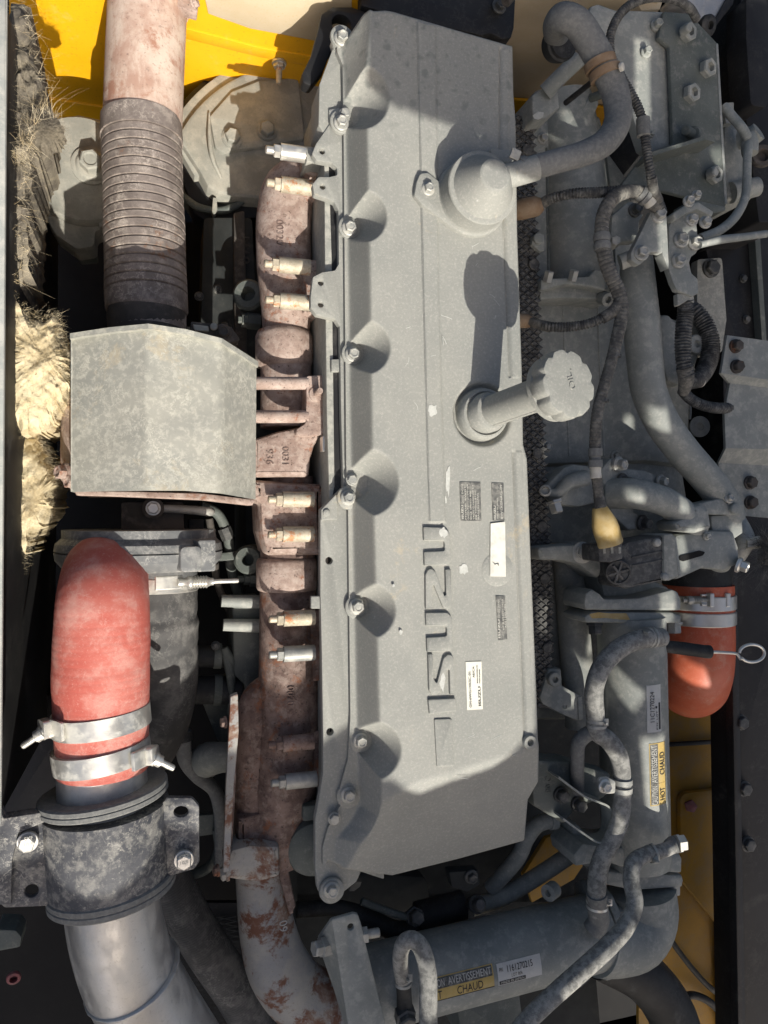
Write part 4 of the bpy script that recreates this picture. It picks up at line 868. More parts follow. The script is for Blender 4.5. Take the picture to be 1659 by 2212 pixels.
ca = Vector((P(229, 1790, -.066).x, P(229, 1790, .0135).y, -.066)); cb_ = Vector((P(238, 1965, -.066).x, P(238, 1965, .0135).y, -.067)); axb = (ca - cb_).normalized(); Lb = (ca - cb_).length; rb = .0795
lathe('band', cb_, axb, [(rb - .006, 0), (rb, .0), (rb, Lb), (rb - .006, Lb)], M['bracket'], cb, 64)
prism('ear', [(318, 1772, -.05), (346, 1745, -.03), (360, 1728, -.025), (415, 1722, -.03), (430, 1738, -.03), (431, 1860, -.03), (420, 1878, -.03), (360, 1905, -.025), (322, 1920, -.05)], -.03, .008, M['bracket'], cb, [2, 4, 6, 12, 12, 14, 12, 6, 2], holes=[(391, 1754, 12, 1.3, 0)], bev=.002)
prism('ear', [(0, 1762), (100, 1770), (118, 1778), (140, 1800), (140, 1950), (112, 1948), (100, 1958), (10, 1962), (-4, 1950)], -.035, .008, M['bracket'], cb, [2, 4, 6, 4, 4, 6, 6, 12, 4], holes=[(68, 1925, 14)], bev=.002)
prism('stay_plate', [(-40, 1740), (-4, 1742), (8, 1768), (110, 1752), (116, 1768), (40, 1800), (26, 1860), (24, 1955), (-40, 1955)], -.028, .02, M['bracket'], cb, 4)
b1 = bolt(cb, (60, 1818, -.027), 22, M['bolt_bright'], kind='washer', spin=.2, tall=1.2); b2 = bolt(cb, (397, 1857, -.023), 21, M['bolt_bright'], kind='washer', spin=.5, tall=1.2)
def headmark(s, px, py, z, h, par): txt('marking', s, (px, py, z), (1, .1, 0), (-.1, 1, 0), h, M['bolt'], par, .0003)
z1 = -.027 + .72 * 1.2 * 22 * mpp(60, 1818, -.027); headmark('SYF', 60 + 2, 1811, z1 - .0001, .0045, cb); headmark('10.9', 62, 1824, z1 - .0001, .0045, cb)
z2 = -.023 + .72 * 1.2 * 21 * mpp(397, 1857, -.023); headmark('GTT', 398, 1850, z2 - .0001, .0045, cb); headmark('10.9', 398, 1863, z2 - .0001, .0045, cb)

# ------------------------------------------------------------------ lower left background
bh = thing('suction_hose', 'thick black ribbed hose running down beside the steel pipe', 'hose', (450, 2060, -.3))
tube('hose_body', [(355, 1880, -.28), (400, 1970, -.29), (455, 2060, -.30), (510, 2140, -.31), (580, 2260, -.32)], 47, M['hose_gray'], bh, 32, rib=(.0042, .012))
sh = thing('return_hose', 'thin dark bent hose dropping behind the thin edge bar', 'hose', (440, 1690, -.3))
tube('hose_body', [(396, 1578, -.27), (400, 1640, -.27), (425, 1675, -.275), (462, 1705, -.28), (476, 1750, -.28), (478, 1880, -.29)], [17, 16, 15, 15, 15, 15], M['rubber'], sh, 18)
tube('clip', [(395, 1580, -.27), (397, 1600, -.27)], 19, M['rubber_black'], sh, 20)
prism('mount_strap', [(425, 1762), (478, 1758), (480, 1800), (425, 1808)], -.3, .01, M['paint_dark'], sh, 2)
lb = thing('hydraulic_line', 'slim pipe with two clips passing under the bracket ear', 'pipe', (480, 1850, -.3))
tube('pipe_body', [(470, 1790, -.29), (472, 1840, -.3), (440, 1880, -.32), (360, 1895, -.33)], 11, M['paint_dark'], lb, 14)
el = thing('drain_elbow', 'dark grey pipe elbow behind the thin edge bar', 'pipe', (465, 1620, -.26))
tube('elbow_body', [(520, 1638, -.25), (480, 1636, -.25), (452, 1640, -.265), (440, 1648, -.33)], [30, 32, 36, 36], M['paint'], el, 28)
oc = thing('oil_cooler', 'dark teal cast cooler body with two pipe stubs left of the manifold', 'cooler', (520, 1400, -.3))
prism('body', [(500, 1302), (575, 1298), (580, 1640), (535, 1640), (528, 1480), (505, 1460)], -.245, .12, M['paint_dark'], oc, 10, bev=.006)
prism('arm', [(430, 1500), (535, 1470), (560, 1660), (470, 1600)], -.30, .1, M['paint_dark'], oc, 20)
for y_, x_ in [(1298, 478), (1350, 482)]:
    tube('stub', [(x_, y_, -.235), (560, y_ + 2, -.235)], [13, 15], M['paint'], oc, 20); lathe('stub_bore', (x_ + 1, y_, -.235), (-1, 0, 0), [(.006, 0), (.006, .002), (0, .002)], M['black_bare'], oc, 16)
for y_ in (1417, 1490):
    tube('hose_stub', [(420, y_, -.27), (520, y_ + 2, -.27)], 24 if y_ < 1450 else 30, M['rubber_black'], oc, 24); tube('clamp_ring', [(462, y_, -.27), (478, y_, -.27)], 27 if y_ < 1450 else 33, M['paint_dark'], oc, 24)
bolt(oc, (466, 1395, -.245), 10, M['bolt_dark']); 
for k in range(3): tube('link', [(485, 1400, -.25), (500, 1430 + 30 * k, -.25), (498, 1500 + 20 * k, -.27)], 8, M['paint_dark'], oc, 10)
sb = thing('side_boss', 'dark round cast boss on the block beside the manifold', 'boss', (545, 680, -.28))
lathe('boss', (548, 655, -.31), (-.3, 0, 1), [(.026, 0), (.026, .05), (.022, .055), (.012, .055), (.01, .03), (0, .03)], M['paint_dark'], sb, 32)
lathe('union', (560, 695, -.27), (-1, 0, .1), [(.014, 0), (.014, .02), (.012, .021), (.012, .03), (.007, .03), (.007, .036), (0, .036)], M['paint_dark'], sb, 6, 10)
lathe('boss', (548, 1205, -.30), (-.3, 0, 1), [(.024, 0), (.024, .05), (.02, .055), (.010, .055), (.009, .03), (0, .03)], M['paint_dark'], sb, 32)
lathe('union', (565, 1250, -.27), (-1, 0, .1), [(.013, 0), (.013, .02), (.010, .021), (.010, .03), (.006, .03), (.006, .04), (0, .04)], M['paint_dark'], sb, 6, 10)
hf = thing('hinge_bracket', 'small dark steel fitting strip above the heat shield corner', 'bracket', (460, 705, -.2))
prism('strip', [(412, 694), (470, 700), (500, 706), (520, 735), (480, 745), (412, 722)], -.16, .03, M['darkiron'], hf, 5)
prism('clip', [(416, 700), (450, 704), (452, 716), (420, 714)], -.155, .01, M['shield'], hf, 2); bolt(hf, (482, 718, -.158), 18, M['darkiron'])
bolt(hf, (462, 706, -.155), 8, M['shield'], kind='round', name='rivet')
pl = tag(prism('lock_pin', [(-10, 2008), (34, 2010), (46, 2024), (44, 2046), (-10, 2056)], -.33, .05, M['paint_dark'], None, 6), 'small dark block above a pink ring in the lower corner', 'block')
rg = tag(lathe('tag_ring', (30, 2108, -.30), (.1, -.2, 1), [(.006, 0), (.010, .001), (.011, .004), (.010, .007), (.006, .008), (.005, .004), (.006, 0)], M['pink'], None, 24), 'small pink ring hanging from the dark block', 'ring')
for i_ in range(2): pass
ms = thing('wire_mesh', 'dark wire mesh screen beneath the thick black hose', 'mesh', (480, 2080, -.45))
prism('screen', [(330, 1950), (640, 1950), (640, 2280), (330, 2280)], -.45, .01, M['black'], ms)
vv_ = []; ff_ = []
for k in range(30):
    for (a_, b_) in (((340, 1955 + k * 11), (630, 1955 + k * 11 + 60)), ((340, 1955 + k * 11 + 60), (630, 1955 + k * 11))):
        p_ = P(*a_, -.443); q_ = P(*b_, -.443); t_ = Vector((0, .0007, 0)); st = len(vv_); vv_ += [p_ - t_, q_ - t_, q_ + t_, p_ + t_, p_ - t_ - Vector((0, 0, .001)), q_ - t_ - Vector((0, 0, .001))]; ff_ += [(st, st + 1, st + 2, st + 3), (st, st + 4, st + 5, st + 1)]
stuff(mesh('wires', vv_, ff_, M['block'], ms, False))

ol = thing('oil_return_pipe', 'dark oil return pipes in the gap between turbocharger and manifold', 'pipe', (500, 1180, -.3))
tube('pipe_body', [(432, 1092, -.27), (470, 1110, -.28), (492, 1160, -.29), (500, 1230, -.30), (520, 1300, -.31)], 11, M['paint_dark'], ol, 18)
tube('pipe_body', [(452, 1120, -.29), (462, 1180, -.30), (470, 1260, -.31), (500, 1330, -.32)], 8, M['darkiron'], ol, 14)
lathe('union', P(488, 1150, -.285), (.4, -1, -.1), [(.011, -.008), (.011, .012), (0, .012)], M['bolt_dark'], ol, 6)
prism('strap', [(470, 1196), (530, 1188), (532, 1206), (472, 1214)], -.28, .006, M['paint_dark'], ol, 4); bolt(ol, (512, 1199, -.278), 9, M['bolt_dark'])
# ------------------------------------------------------------------ right side (crop helpers turn enlarged-photo readings into px)
def r1(X_, Y_, z=None): return (1106 + X_ / 3, Y_ / 3) + (() if z is None else (z,))
def r2(X_, Y_, z=None): return (1106 + X_ / 3, 380.2 + Y_ / 3) + (() if z is None else (z,))
def r3(X_, Y_, z=None): return (1106 + X_ / 3, 898.6 + Y_ / 3) + (() if z is None else (z,))
def r4(X_, Y_, z=None): return (1106 + X_ / 3, 1348 + Y_ / 3) + (() if z is None else (z,))
def r6(X_, Y_, z=None): return (829.5 + X_ / 2, 1382.5 + Y_ / 2) + (() if z is None else (z,))
def r5(X_, Y_, z=None): return (656.7 + X_ / 3, 1693.6 + Y_ / 3) + (() if z is None else (z,))

# oil filler
of = thing('oil_filler', 'grey oil filler neck with a scalloped cap standing on the valve cover', 'oil filler', (1047, 890, 0))
fb = P(1043, 895, 0)
lathe('boss', fb, (0, 0, 1), [(.0385, -.010), (.0375, .002), (.0355, .009), (.0335, .0115), (.0312, .0120), (.0300, .009), (.0285, .009), (0, .009)], M['cover'], of, 56)
fa_ = (P(1207, 836, .150) - fb).normalized()
lathe('socket', fb + Vector((0, 0, .006)), fa_, [(.0285, -.004), (.0285, .012), (.026, .018), (.0225, .020), (0, .020)], M['cover'], of, 48)
lathe('neck', fb, fa_, [(.0222, .01), (.0218, .145), (.0225, .150), (0, .150)], M['cover'], of, 48)
lathe('bead', fb + fa_ * .030 + Vector((-.0035, -.0215, 0)), fa_, [(.0016, 0), (.0016, .105), (0, .105)], M['cover'], of, 8)
lathe('collar', fb, fa_, [(.027, .134), (.035, .138), (.0415, .142), (.0415, .150), (.039, .152), (0, .152)], M['cover'], of, 56)
cap_o = fb + fa_ * .150
cp = lathe('cap', cap_o, fa_, [(.0405, 0), (.0425, .003), (.0425, .020), (.0410, .0235), (.036, .0250), (.020, .0252), (0, .0252)], M['cover'], of, 96, 35, sq=lambda t, h: 1.03 - .095 * max(0, math.cos(t * 9)) ** 2.2)
ca_, cb2, cn_ = basis(fa_)
xr = Vector((1, 0, 0)); xr = (xr - cn_ * xr.dot(cn_)).normalized(); yr = cn_.cross(xr)
txt('lettering', 'OIL', cap_o + fa_ * .0254 + xr * .0015 + yr * .002, (-xr * .3 + yr * .95), (-xr * .95 - yr * .3), .0095, M['cover'], cp, .0008)
txt('mark', 'o', cap_o + fa_ * .0254 + xr * .002 + yr * .017, xr, yr, .003, M['cover'], cp, .0006)
box('key_lug', cap_o + fa_ * .010 - xr * .031 - yr * .012, xr * .5 - yr * .8, fa_, (.022, .016, .012), M['cover'], cp, .003)

# breather and its hose
br = thing('breather', 'grey domed crankcase breather bolted on the valve cover', 'breather', (1017, 425, 0))
bb = P(1017, 432, 0)
bprof = [(.0545, .0), (.0540, .006), (.0515, .009), (.0505, .012), (.0500, .038), (.0508, .0385), (.0508, .0415), (.0495, .0432), (.0480, .0437), (.0440, .0445), (.0235, .0790), (.0215, .0815), (.0185, .0828), (0, .0835)]
lathe('dome', bb, (0, 0, 1), bprof, M['cover'], br, 72, 17)
prism('lug', [(900, 392), (908, 374), (925, 372), (960, 400), (985, 470), (1010, 498), (990, 500), (912, 442), (895, 420)], .009, .009, M['cover'], br, 10, bev=.002)
bolt(br, (925, 408, .009), 15, M['bolt'])
prism('lug', [(1060, 320), (1104, 324), (1112, 338), (1104, 352), (1060, 352)], .022, .018, M['cover'], br, 6)
od = (P(1135, 372, .058) - P(1090, 385, .05)).normalized()
lathe('outlet', P(1085, 384, .05), od, [(.0165, 0), (.0165, .05), (.014, .05)], M['cover'], br, 32)
bhz = thing('breather_hose', 'long grey curved breather hose from the dome to the bay edge', 'hose', (1250, 300, .03))
tube('hose_body', [(1120, 370, .055), (1160, 360, .055), (1206, 347, .055), (1262, 331, .05), (1308, 306, .045), (1334, 262, .04), (1330, 205, .035), (1308, 152, .035), (1278, 96, .035), (1248, 52, .035), (1220, 38, .03), (1203, 52, .0), (1203, 74, -.04)],
     [25, 25, 25, 26, 28, 29, 29, 30, 31, 31, 30, 29, 28], M['rubber'], bhz, 40, .005)
for (x_, y_, z_) in [(1128, 368, .055)]:
    a_ = P(x_ - 6, y_ + 2, z_); d_ = (P(x_ + 30, y_ - 9, z_) - a_).normalized(); rr3 = 26.6 * mpp(x_, y_, z_)
    lathe('hose_clip', a_, d_, [(rr3 - .002, 0), (rr3 + .0012, 0), (rr3 + .0012, .010), (rr3 - .002, .010)], M['rubber'], bhz, 40)
box('clip_ear', (1113, 334, .065), (.3, .9, .2), (0, 0, 1), (.014, .006, .014), M['bolt'], bhz, .002)
lathe('end_ring', P(1206, 96, -.05), (.05, -.35, 1), [(.024, -.01), (.026, 0), (.026, .012), (.023, .014), (.022, .02), (0, .02)], M['rubber_black'], bhz, 36)
hb = thing('hose_band', 'brown double retaining band around the breather hose', 'clamp', (1306, 158, .035))
for dx, dy in [(-7, -12), (4, 8)]:
    c0 = P(1304 + dx, 152 + dy, .035); d_ = (P(1278, 96, .035) - P(1325, 195, .035)).normalized(); r_ = 32 * mpp(1306, 158, .035)
    d_ = (d_ + Vector((.22, 0, 0))).normalized()
    lathe('band', c0 - d_ * .005, d_, [(r_ - .002, 0), (r_ + .0015, .0), (r_ + .0015, .011), (r_ - .002, .011)], M['tan'], hb, 40)
tube('strap_tail', [(1222, 222, -.1), (1250, 200, -.06), (1290, 168, .0)], 6, M['rubber_black'], hb, 10)
tk = bolt(hb, (1342, 145, .06), 9, M['tape_white'], (.6, 0, .8), 'round', 'toggle')

# gear case and intake manifold castings
gc = thing('gear_case', 'large grey cast housing between the cover and harness with bolted joints', 'housing', (1240, 400, -.25))
tube('barrel', [(1215, 220, -.26), (1230, 330, -.255), (1240, 470, -.25), (1245, 640, -.25)], [62, 68, 74, 74], M['paint'], gc, 44, .02)
prism('shoulder', [(1160, 190), (1200, 178), (1208, 215), (1262, 225), (1300, 250), (1320, 330), (1385, 420), (1390, 640), (1110, 640), (1110, 250), (1150, 240)], -.235, .12, M['paint'], gc, 16, bev=.012)
prism('tower', [(1150, 205), (1178, 186), (1206, 190), (1210, 232), (1180, 255), (1150, 262)], -.14, .12, M['paint'], gc, 6, bev=.004)
tube('pipe_stub', [(1178, 200, -.14), (1210, 166, -.12), (1252, 126, -.10)], [18, 17, 17], M['paint'], gc, 24)
prism('paint_scab', [(1151, 249), (1162, 241), (1175, 243), (1173, 252), (1164, 258), (1155, 256)], -.1385, .001, M['peel'], gc, 1, bev=0)
prism('horn', [(1275, 205), (1290, 200), (1296, 222), (1280, 262), (1285, 292), (1262, 300), (1250, 250)], -.2, .06, M['paint'], gc, 8, bev=.006)
tube('horn_pin', [(1276, 212, -.17), (1300, 204, -.15)], 9, M['paint_dark'], gc, 14)
prism('tray', [(1285, 340), (1380, 240), (1386, 330), (1330, 400), (1300, 372)], -.27, .03, M['black'], gc, 8)
# lower intake manifold
im = thing('intake_manifold', 'broad grey intake manifold casting under the coolant pipe', 'manifold', (1300, 800, -.3))
prism('plenum', [(1110, 600), (1330, 600), (1400, 660), (1480, 690), (1500, 760), (1495, 1010), (1400, 1000), (1110, 1010)], -.235, .14, M['paint'], im, 24, bev=.02)
prism('joint_flange', [r2(185, 745), r2(190, 665), r2(330, 660), r2(500, 650), r2(540, 600), r2(600, 620), r2(612, 745), r2(500, 715), r2(345, 700)], -.165, .022, M['paint'], im, 6, bev=.003)
prism('joint_flange', [r2(180, 800), r2(182, 740), r2(340, 705), r2(500, 722), r2(625, 750), r2(640, 820), r2(560, 800), r2(350, 790)], -.185, .05, M['paint'], im, 6, bev=.003)
for q in [r2(238, 640, -.158), r2(400, 632, -.158)]:
    lathe('bolt', q, (0, .9, .5), [(.0085, -.012), (.0085, .004), (.0075, .006), (0, .006)], M['bolt'], im, 6, 10)
lathe('tapped_boss', r2(605, 795, -.175), (0, -.5, 1), [(.012, -.01), (.012, .01), (.006, .011), (.006, 0), (0, 0)], M['paint'], im, 24)
prism('corner_lug', [r2(135, 385), r2(190, 375), r2(210, 378), r2(212, 480), r2(180, 490), r2(130, 440)], -.168, .05, M['paint'], im, 3); bolt(im, r2(165, 410, -.168), 12, M['paint'], kind='round', name='rivet')
prism('runner', [(1120, 1000), (1300, 960), (1480, 1000), (1500, 1130), (1360, 1290), (1330, 1560), (1120, 1560)], -.255, .1, M['paint'], im, 30, bev=.02)
tube('side_pipe', [(1222, 1170, -.235), (1236, 1300, -.225), (1248, 1440, -.215), (1256, 1570, -.21)], [30, 34, 36, 34], M['paint'], im, 36, .02)
prism('end_bracket', [r4(180, 480), r4(240, 290), r4(320, 290), r4(325, 400), r4(455, 470), r4(468, 620), r4(420, 625), r4(330, 590), r4(200, 520)], -.17, .05, M['paint'], im, 6, bev=.003)
lathe('tapped_boss', r4(268, 355, -.168), (0, 0, 1), [(.0125, -.01), (.0125, .006), (.011, .0075), (.0055, .0075), (.005, .001), (0, .001)], M['paint'], im, 24)
prism('bright_end', [r4(425, 475), r4(458, 470), r4(465, 615), r4(432, 620)], -.168, .03, M['paint'], im, 2)
txt('casting_mark', 'C', r4(345, 540, -.1695), (0, 1, 0), (-1, 0, 0), .008, M['paint'], im, .001)

# diamond-pattern insulation strip beside the cover
ds = thing('tread_strip', 'dark diamond-patterned mat strip along the valve cover edge', 'mat', (1160, 900, -.2))
ctr = [(1100, 250), (1106, 500), (1116, 800), (1130, 1100), (1140, 1300), (1136, 1530)]
def strip_x(y_, off): return np.interp(y_, [q[1] for q in ctr], [q[0] for q in ctr]) + off
prism('mat', [(strip_x(y_, -70), y_) for y_ in (250, 500, 800, 1100, 1300, 1530)] + [(strip_x(y_, 52), y_) for y_ in (1530, 1300, 1100, 800, 500, 250)], -.178, .03, M['plastic_dark'], ds, 0)
vv_ = []; ff_ = []
y_ = 255
row = 0
while y_ < 1525:
    for k in range(-5, 4):
        x_ = strip_x(y_, k * 20 + (10 if row % 2 else 0))
        if abs(x_ - strip_x(y_, -8)) < 62 and not (560 < y_ < 570):
            b_ = [P(x_ + a_, y_ + c_, -.1785) for a_, c_ in ((-9, 0), (0, 7), (9, 0), (0, -7))]; t_ = [P(x_ + a_, y_ + c_, -.1745) for a_, c_ in ((-6, 0), (0, 4.4), (6, 0), (0, -4.4))]
            st = len(vv_); vv_ += b_ + t_; ff_ += [(st + 4, st + 5, st + 6, st + 7)] + [(st + i, st + (i + 1) % 4, st + 4 + (i + 1) % 4, st + 4 + i) for i in range(4)]
    y_ += 8.4; row += 1
stuff(mesh('diamond_studs', vv_, ff_, M['plastic_dark'], ds, False))
for q in [(1138, 325), (1152, 572), (1160, 980), (1170, 1138), (1176, 1250), (1182, 1400)]: lathe('round_button', (*q, -.177), (0, 0, 1), [(.010, 0), (.010, .004), (.0085, .005), (.008, .0042), (0, .0042)], M['plastic_dark'], ds, 20)

# big bracket plate, top right
bp_ = thing('bracket_plate', 'big dark green-grey bracket plate with hex nuts and a gusset', 'bracket', (1460, 220, -.14))
prism('plate', [r1(985, 70), r1(1150, 85), r1(1195, 130), r1(1335, 280), r1(1395, 1310), r1(1385, 1345), r1(1300, 1320), r1(990, 1240), r1(700, 1205), r1(860, 1000), r1(1045, 930), r1(1020, 300), r1(950, 240)], -.130, .008, M['paint_dark'], bp_, [4, 10, 6, 6, 10, 8, 6, 10, 6, 10, 4, 4, 4], bev=.003)
prism('channel', [r1(670, 60), r1(1000, 72), r1(950, 240), r1(1020, 310), r1(1050, 940), r1(900, 990), r1(850, 960), r1(690, 480), r1(650, 300), r1(640, 160)], -.142, .02, M['paint'], bp_, 8, bev=.004)
prism('rear_pad', [r1(485, 90), r1(520, 30), r1(560, 18), r1(700, 68), r1(660, 180), r1(620, 260), r1(560, 215), r1(505, 150)], -.11, .04, M['paint'], bp_, 8, bev=.006)
prism('edge_lip', [r1(1322, 280), r1(1338, 278), r1(1398, 1320), r1(1380, 1322)], -.1285, .03, M['paint'], bp_, 2)
g0 = [P(*r1(905, 985), -.128), P(*r1(1250, 880), -.128), P(*r1(1312, 893), -.128), P(*r1(1314, 915), -.126)]
sheet('gusset', [[P(*r1(905, 985), -.085), P(*r1(1060, 938), -.075), P(*r1(1250, 880), -.075), P(*r1(1313, 893), -.09)], [P(*r1(915, 1010), -.085), P(*r1(1062, 962), -.075), P(*r1(1252, 905), -.075), P(*r1(1313, 920), -.09)]], .05, M['paint_dark'], bp_, 20)
prism('slot_notch', [r1(945, 238), r1(960, 236), r1(1012, 300), r1(995, 306)], -.1405, .004, M['black_bare'], bp_, 0, bev=0)
for q, m2 in [((1125, 220), 'paint'), ((1255, 450), 'paint'), ((1150, 612), 'paint'), ((1295, 1140), 'paint')]:
    o_ = P(*r1(*q), -.130); n_ = lathe('nut', o_, (.15, -.1, 1), [(.0165, 0), (.0165, .010), (.0145, .0125), (.0085, .0125), (.008, .004), (0, .004)], M[m2], bp_, 6, 12)
for q in [(1105, 205), (1275, 1132)]: lathe('stud', r1(*q, -.12), (.15, -.1, 1), [(.0075, 0), (.0075, .014), (.006, .016), (0, .016)], M['paint'], bp_, 16)
lathe('stud', r1(1165, 868, -.12), (-1, -.1, .5), [(.013, -.01), (.013, .0), (.0085, .001), (.0085, .024), (.007, .026), (0, .026)], M['paint_dark'], bp_, 20)
for q, rr_3 in [((935, 165), 13), ((868, 340), 12), ((590, 232), 9), ((905, 870), 7)]: bolt(bp_, r1(*q, -.138), rr_3, M['paint'], (-.1, .0, 1), 'flange', tall=1.2)

# bracket cluster below it
bc = thing('hinge_bracket', 'stacked steel bracket plates with many bolts above the coolant pipe', 'bracket', (1440, 520, -.1))
prism('left_plate', [r2(905, 222), r2(960, 215), r2(1005, 260), r2(1008, 480), r2(985, 500), r2(900, 490), r2(870, 540), r2(820, 580), r2(772, 540), r2(775, 490)], -.062, .012, M['paint'], bc, [10, 10, 4, 4, 8, 12, 8, 10, 8, 6], bev=.002)
prism('bright_fold', [r2(968, 290), r2(1003, 262), r2(1015, 500), r2(1020, 620), r2(975, 505)], -.0615, .02, M['paint'], bc, 3)
prism('right_plate', [r2(1020, 320), r2(1075, 230), r2(1150, 200), r2(1195, 290), r2(1205, 380), r2(1225, 430), r2(1195, 500), r2(1165, 520), r2(1150, 560), r2(1165, 630), r2(1205, 665), r2(1210, 760), r2(1170, 780), r2(1070, 740), r2(1045, 690), r2(1015, 600)], -.075, .012, M['paint'], bc, 8, bev=.002)
prism('upper_pad', [r2(1045, 240), r2(1120, 190), r2(1210, 165), r2(1310, 230), r2(1300, 265), r2(1200, 215), r2(1125, 245), r2(1060, 290)], -.062, .02, M['paint'], bc, 5, bev=.003)
prism('upper_pad', [r2(1115, 180), r2(1180, 150), r2(1390, 200), r2(1380, 225), r2(1310, 240), r2(1210, 200), r2(1140, 215)], -.085, .03, M['paint_dark'], bc, 5)
for q, r_ in [((950, 255), 17), ((838, 500), 17), ((1095, 415), 17), ((1185, 435), 16), ((1080, 550), 16), ((1165, 285), 14), ((1252, 300), 14), ((1145, 165), 13), ((1195, 125), 11)]: bolt(bc, r2(*q, -.060 if q[0] < 1000 else -.072 + (.03 if q[1] < 320 else 0)), r_, M['bolt'], (-.15, .1, 1))
tube('spacer_tube', [r2(700, 560, -.09), r2(790, 525, -.08), r2(830, 510, -.075)], 17, M['paint'], bc, 24)
prism('rear_plate', [r2(750, 170), r2(790, 165), r2(800, 260), r2(860, 240), r2(820, 300), r2(810, 420), r2(640, 430), r2(650, 260)], -.12, .02, M['paint'], bc, 5); bolt(bc, r2(795, 222, -.118), 15, M['bolt_dark'], tall=1.3)
lathe('nut', r2(665, 430, -.1), (-.3, 0, 1), [(.009, -.01), (.009, .008), (.0075, .01), (0, .01)], M['bolt'], bc, 6, 10)

# coolant pipe
cpp = thing('coolant_pipe', 'thick grey-green coolant pipe bending across the intake side', 'pipe', (1400, 800, -.15))
tube('pipe_body', [(1375, 560, -.15), (1378, 620, -.14), (1386, 700, -.135), (1393, 780, -.135), (1402, 845, -.135), (1428, 908, -.135), (1473, 972, -.14), (1520, 1026, -.145), (1556, 1072, -.15), (1576, 1120, -.16)], [34, 38, 39, 38, 37, 36, 35, 34, 34, 33], M['paint'], cpp, 40, .006)
lathe('end_cap', (1376, 562, -.15), (0, 1, -.2), [(.0235, 0), (.022, .008), (.015, .014), (0, .017)], M['paint'], cpp, 36)
prism('end_flange', [r3(1180, 575), r3(1370, 530), r3(1385, 500), r3(1475, 510), r3(1510, 580), r3(1490, 640), r3(1300, 640), r3(1190, 620)], -.125, .03, M['paint'], cpp, 5, bev=.003)
prism('end_flange', [r3(1290, 645), r3(1495, 632), r3(1500, 760), r3(1440, 800), r3(1300, 760)], -.135, .05, M['paint'], cpp, 6, bev=.004)
bolt(cpp, r3(1405, 535, -.122), 11, M['bolt'], (0, .3, 1)); bolt(cpp, r3(1440, 600, -.122), 12, M['paint'], kind='round', name='boss')

# EGR valve group
ev = thing('exhaust_valve', 'grey recirculation valve casting with elbow and bolted flanges', 'valve', (1450, 1100, -.2))
fc = [r3(575, 350), r3(640, 270), r3(710, 285), r3(740, 340), r3(860, 350), r3(985, 400), r3(985, 440), r3(880, 470), r3(770, 620), r3(890, 660), r3(890, 720), r3(760, 745), r3(650, 640), r3(600, 480)]
prism('flange', fc, -.150, .03, M['paint'], ev, 12, bev=.005)
for q in [(688, 312), (715, 422), (845, 692), (962, 420)]: bolt(ev, r3(*q, -.148), 17 if q[0] != 962 else 14, M['bolt_dark'] if q[0] in (845, 715) else M['bolt'], (.35, -.15, 1), tall=1.2)
tube('elbow', [r3(640, 505, -.16), r3(760, 500, -.135), r3(880, 520, -.125), r3(1010, 565, -.125), r3(1110, 640, -.13), r3(1180, 730, -.15)], [34, 33, 32, 31, 31, 31], M['paint'], ev, 36)
prism('arm', [r3(200, 470), r3(340, 330), r3(400, 310), r3(560, 330), r3(600, 420), r3(560, 560), r3(440, 590), r3(330, 580), r3(240, 540)], -.165, .03, M['paint'], ev, 10, bev=.006)
tube('arm_lug', [r3(215, 490, -.16), r3(290, 500, -.155), r3(370, 430, -.15), r3(480, 400, -.15)], [8, 12, 15, 18], M['paint'], ev, 20)
lathe('ring', r3(214, 488, -.148), (-.4, .2, 1), [(.010, 0), (.010, .006), (.007, .007), (.006, .002), (0, .002)], M['bolt'], ev, 20)
lathe('bolt', r3(270, 550, -.15), (.2, -.9, .2), [(.015, 0), (.015, .004), (.0115, .005), (.0115, .02), (.010, .022), (0, .022)], M['bolt_bright'], ev, 6, 12)
prism('boss_block', [r3(1050, 690), r3(1165, 640), r3(1170, 590), r3(1230, 570), r3(1280, 600), r3(1300, 730), r3(1200, 760), r3(1070, 745)], -.105, .05, M['paint'], ev, 8, bev=.008)
prism('valve_body', [r3(1060, 770), r3(1300, 740), r3(1440, 745), r3(1475, 850), r3(1480, 960), r3(1380, 1005), r3(1240, 990), r3(1130, 1040), r3(1060, 1070), r3(1050, 900)], -.125, .08, M['paint'], ev, 10, bev=.008)
prism('ledge', [r3(1075, 930), r3(1090, 905), r3(1215, 872), r3(1255, 882), r3(1235, 905), r3(1110, 942)], -.1235, .004, M['black_bare'], ev, 3, bev=0)
tube('side_bulb', [r3(1330, 800, -.16), r3(1360, 880, -.15), r3(1340, 960, -.17)], [24, 30, 24], M['paint'], ev, 24)
bolt(ev, r3(1470, 965, -.12), 17, M['bolt_bright'], (.6, -.3, .8), 'flange', tall=1.2); bolt(ev, r3(1262, 778, -.122), 9, M['bolt'])
ac = thing('valve_actuator', 'dark plastic-capped actuator motor plugged below the ochre boot', 'actuator', (1400, 1200, -.12))
prism('motor_case', [r3(700, 840), r3(760, 815), r3(985, 775), r3(1020, 1060), r3(750, 1120), r3(690, 1110)], -.085, .06, M['plastic_dark'], ac, [8, 10, 3, 3, 14, 10], bev=.005)
prism('end_plate', [r3(985, 770), r3(1040, 762), r3(1055, 790), r3(1080, 1040), r3(1020, 1068), r3(985, 1062)], -.080, .07, M['cast'], ac, 4, bev=.002)
prism('mount_plate', [r3(1042, 765), r3(1065, 790), r3(1100, 1035), r3(1080, 1042)], -.085, .07, M['paint'], ac, 2)
prism('rib', [r3(775, 910), r3(975, 870), r3(978, 882), r3(778, 922)], -.083, .004, M['plastic_dark'], ac, 0); prism('rib', [r3(780, 965), r3(980, 925), r3(983, 937), r3(783, 978)], -.083, .004, M['plastic_dark'], ac, 0)
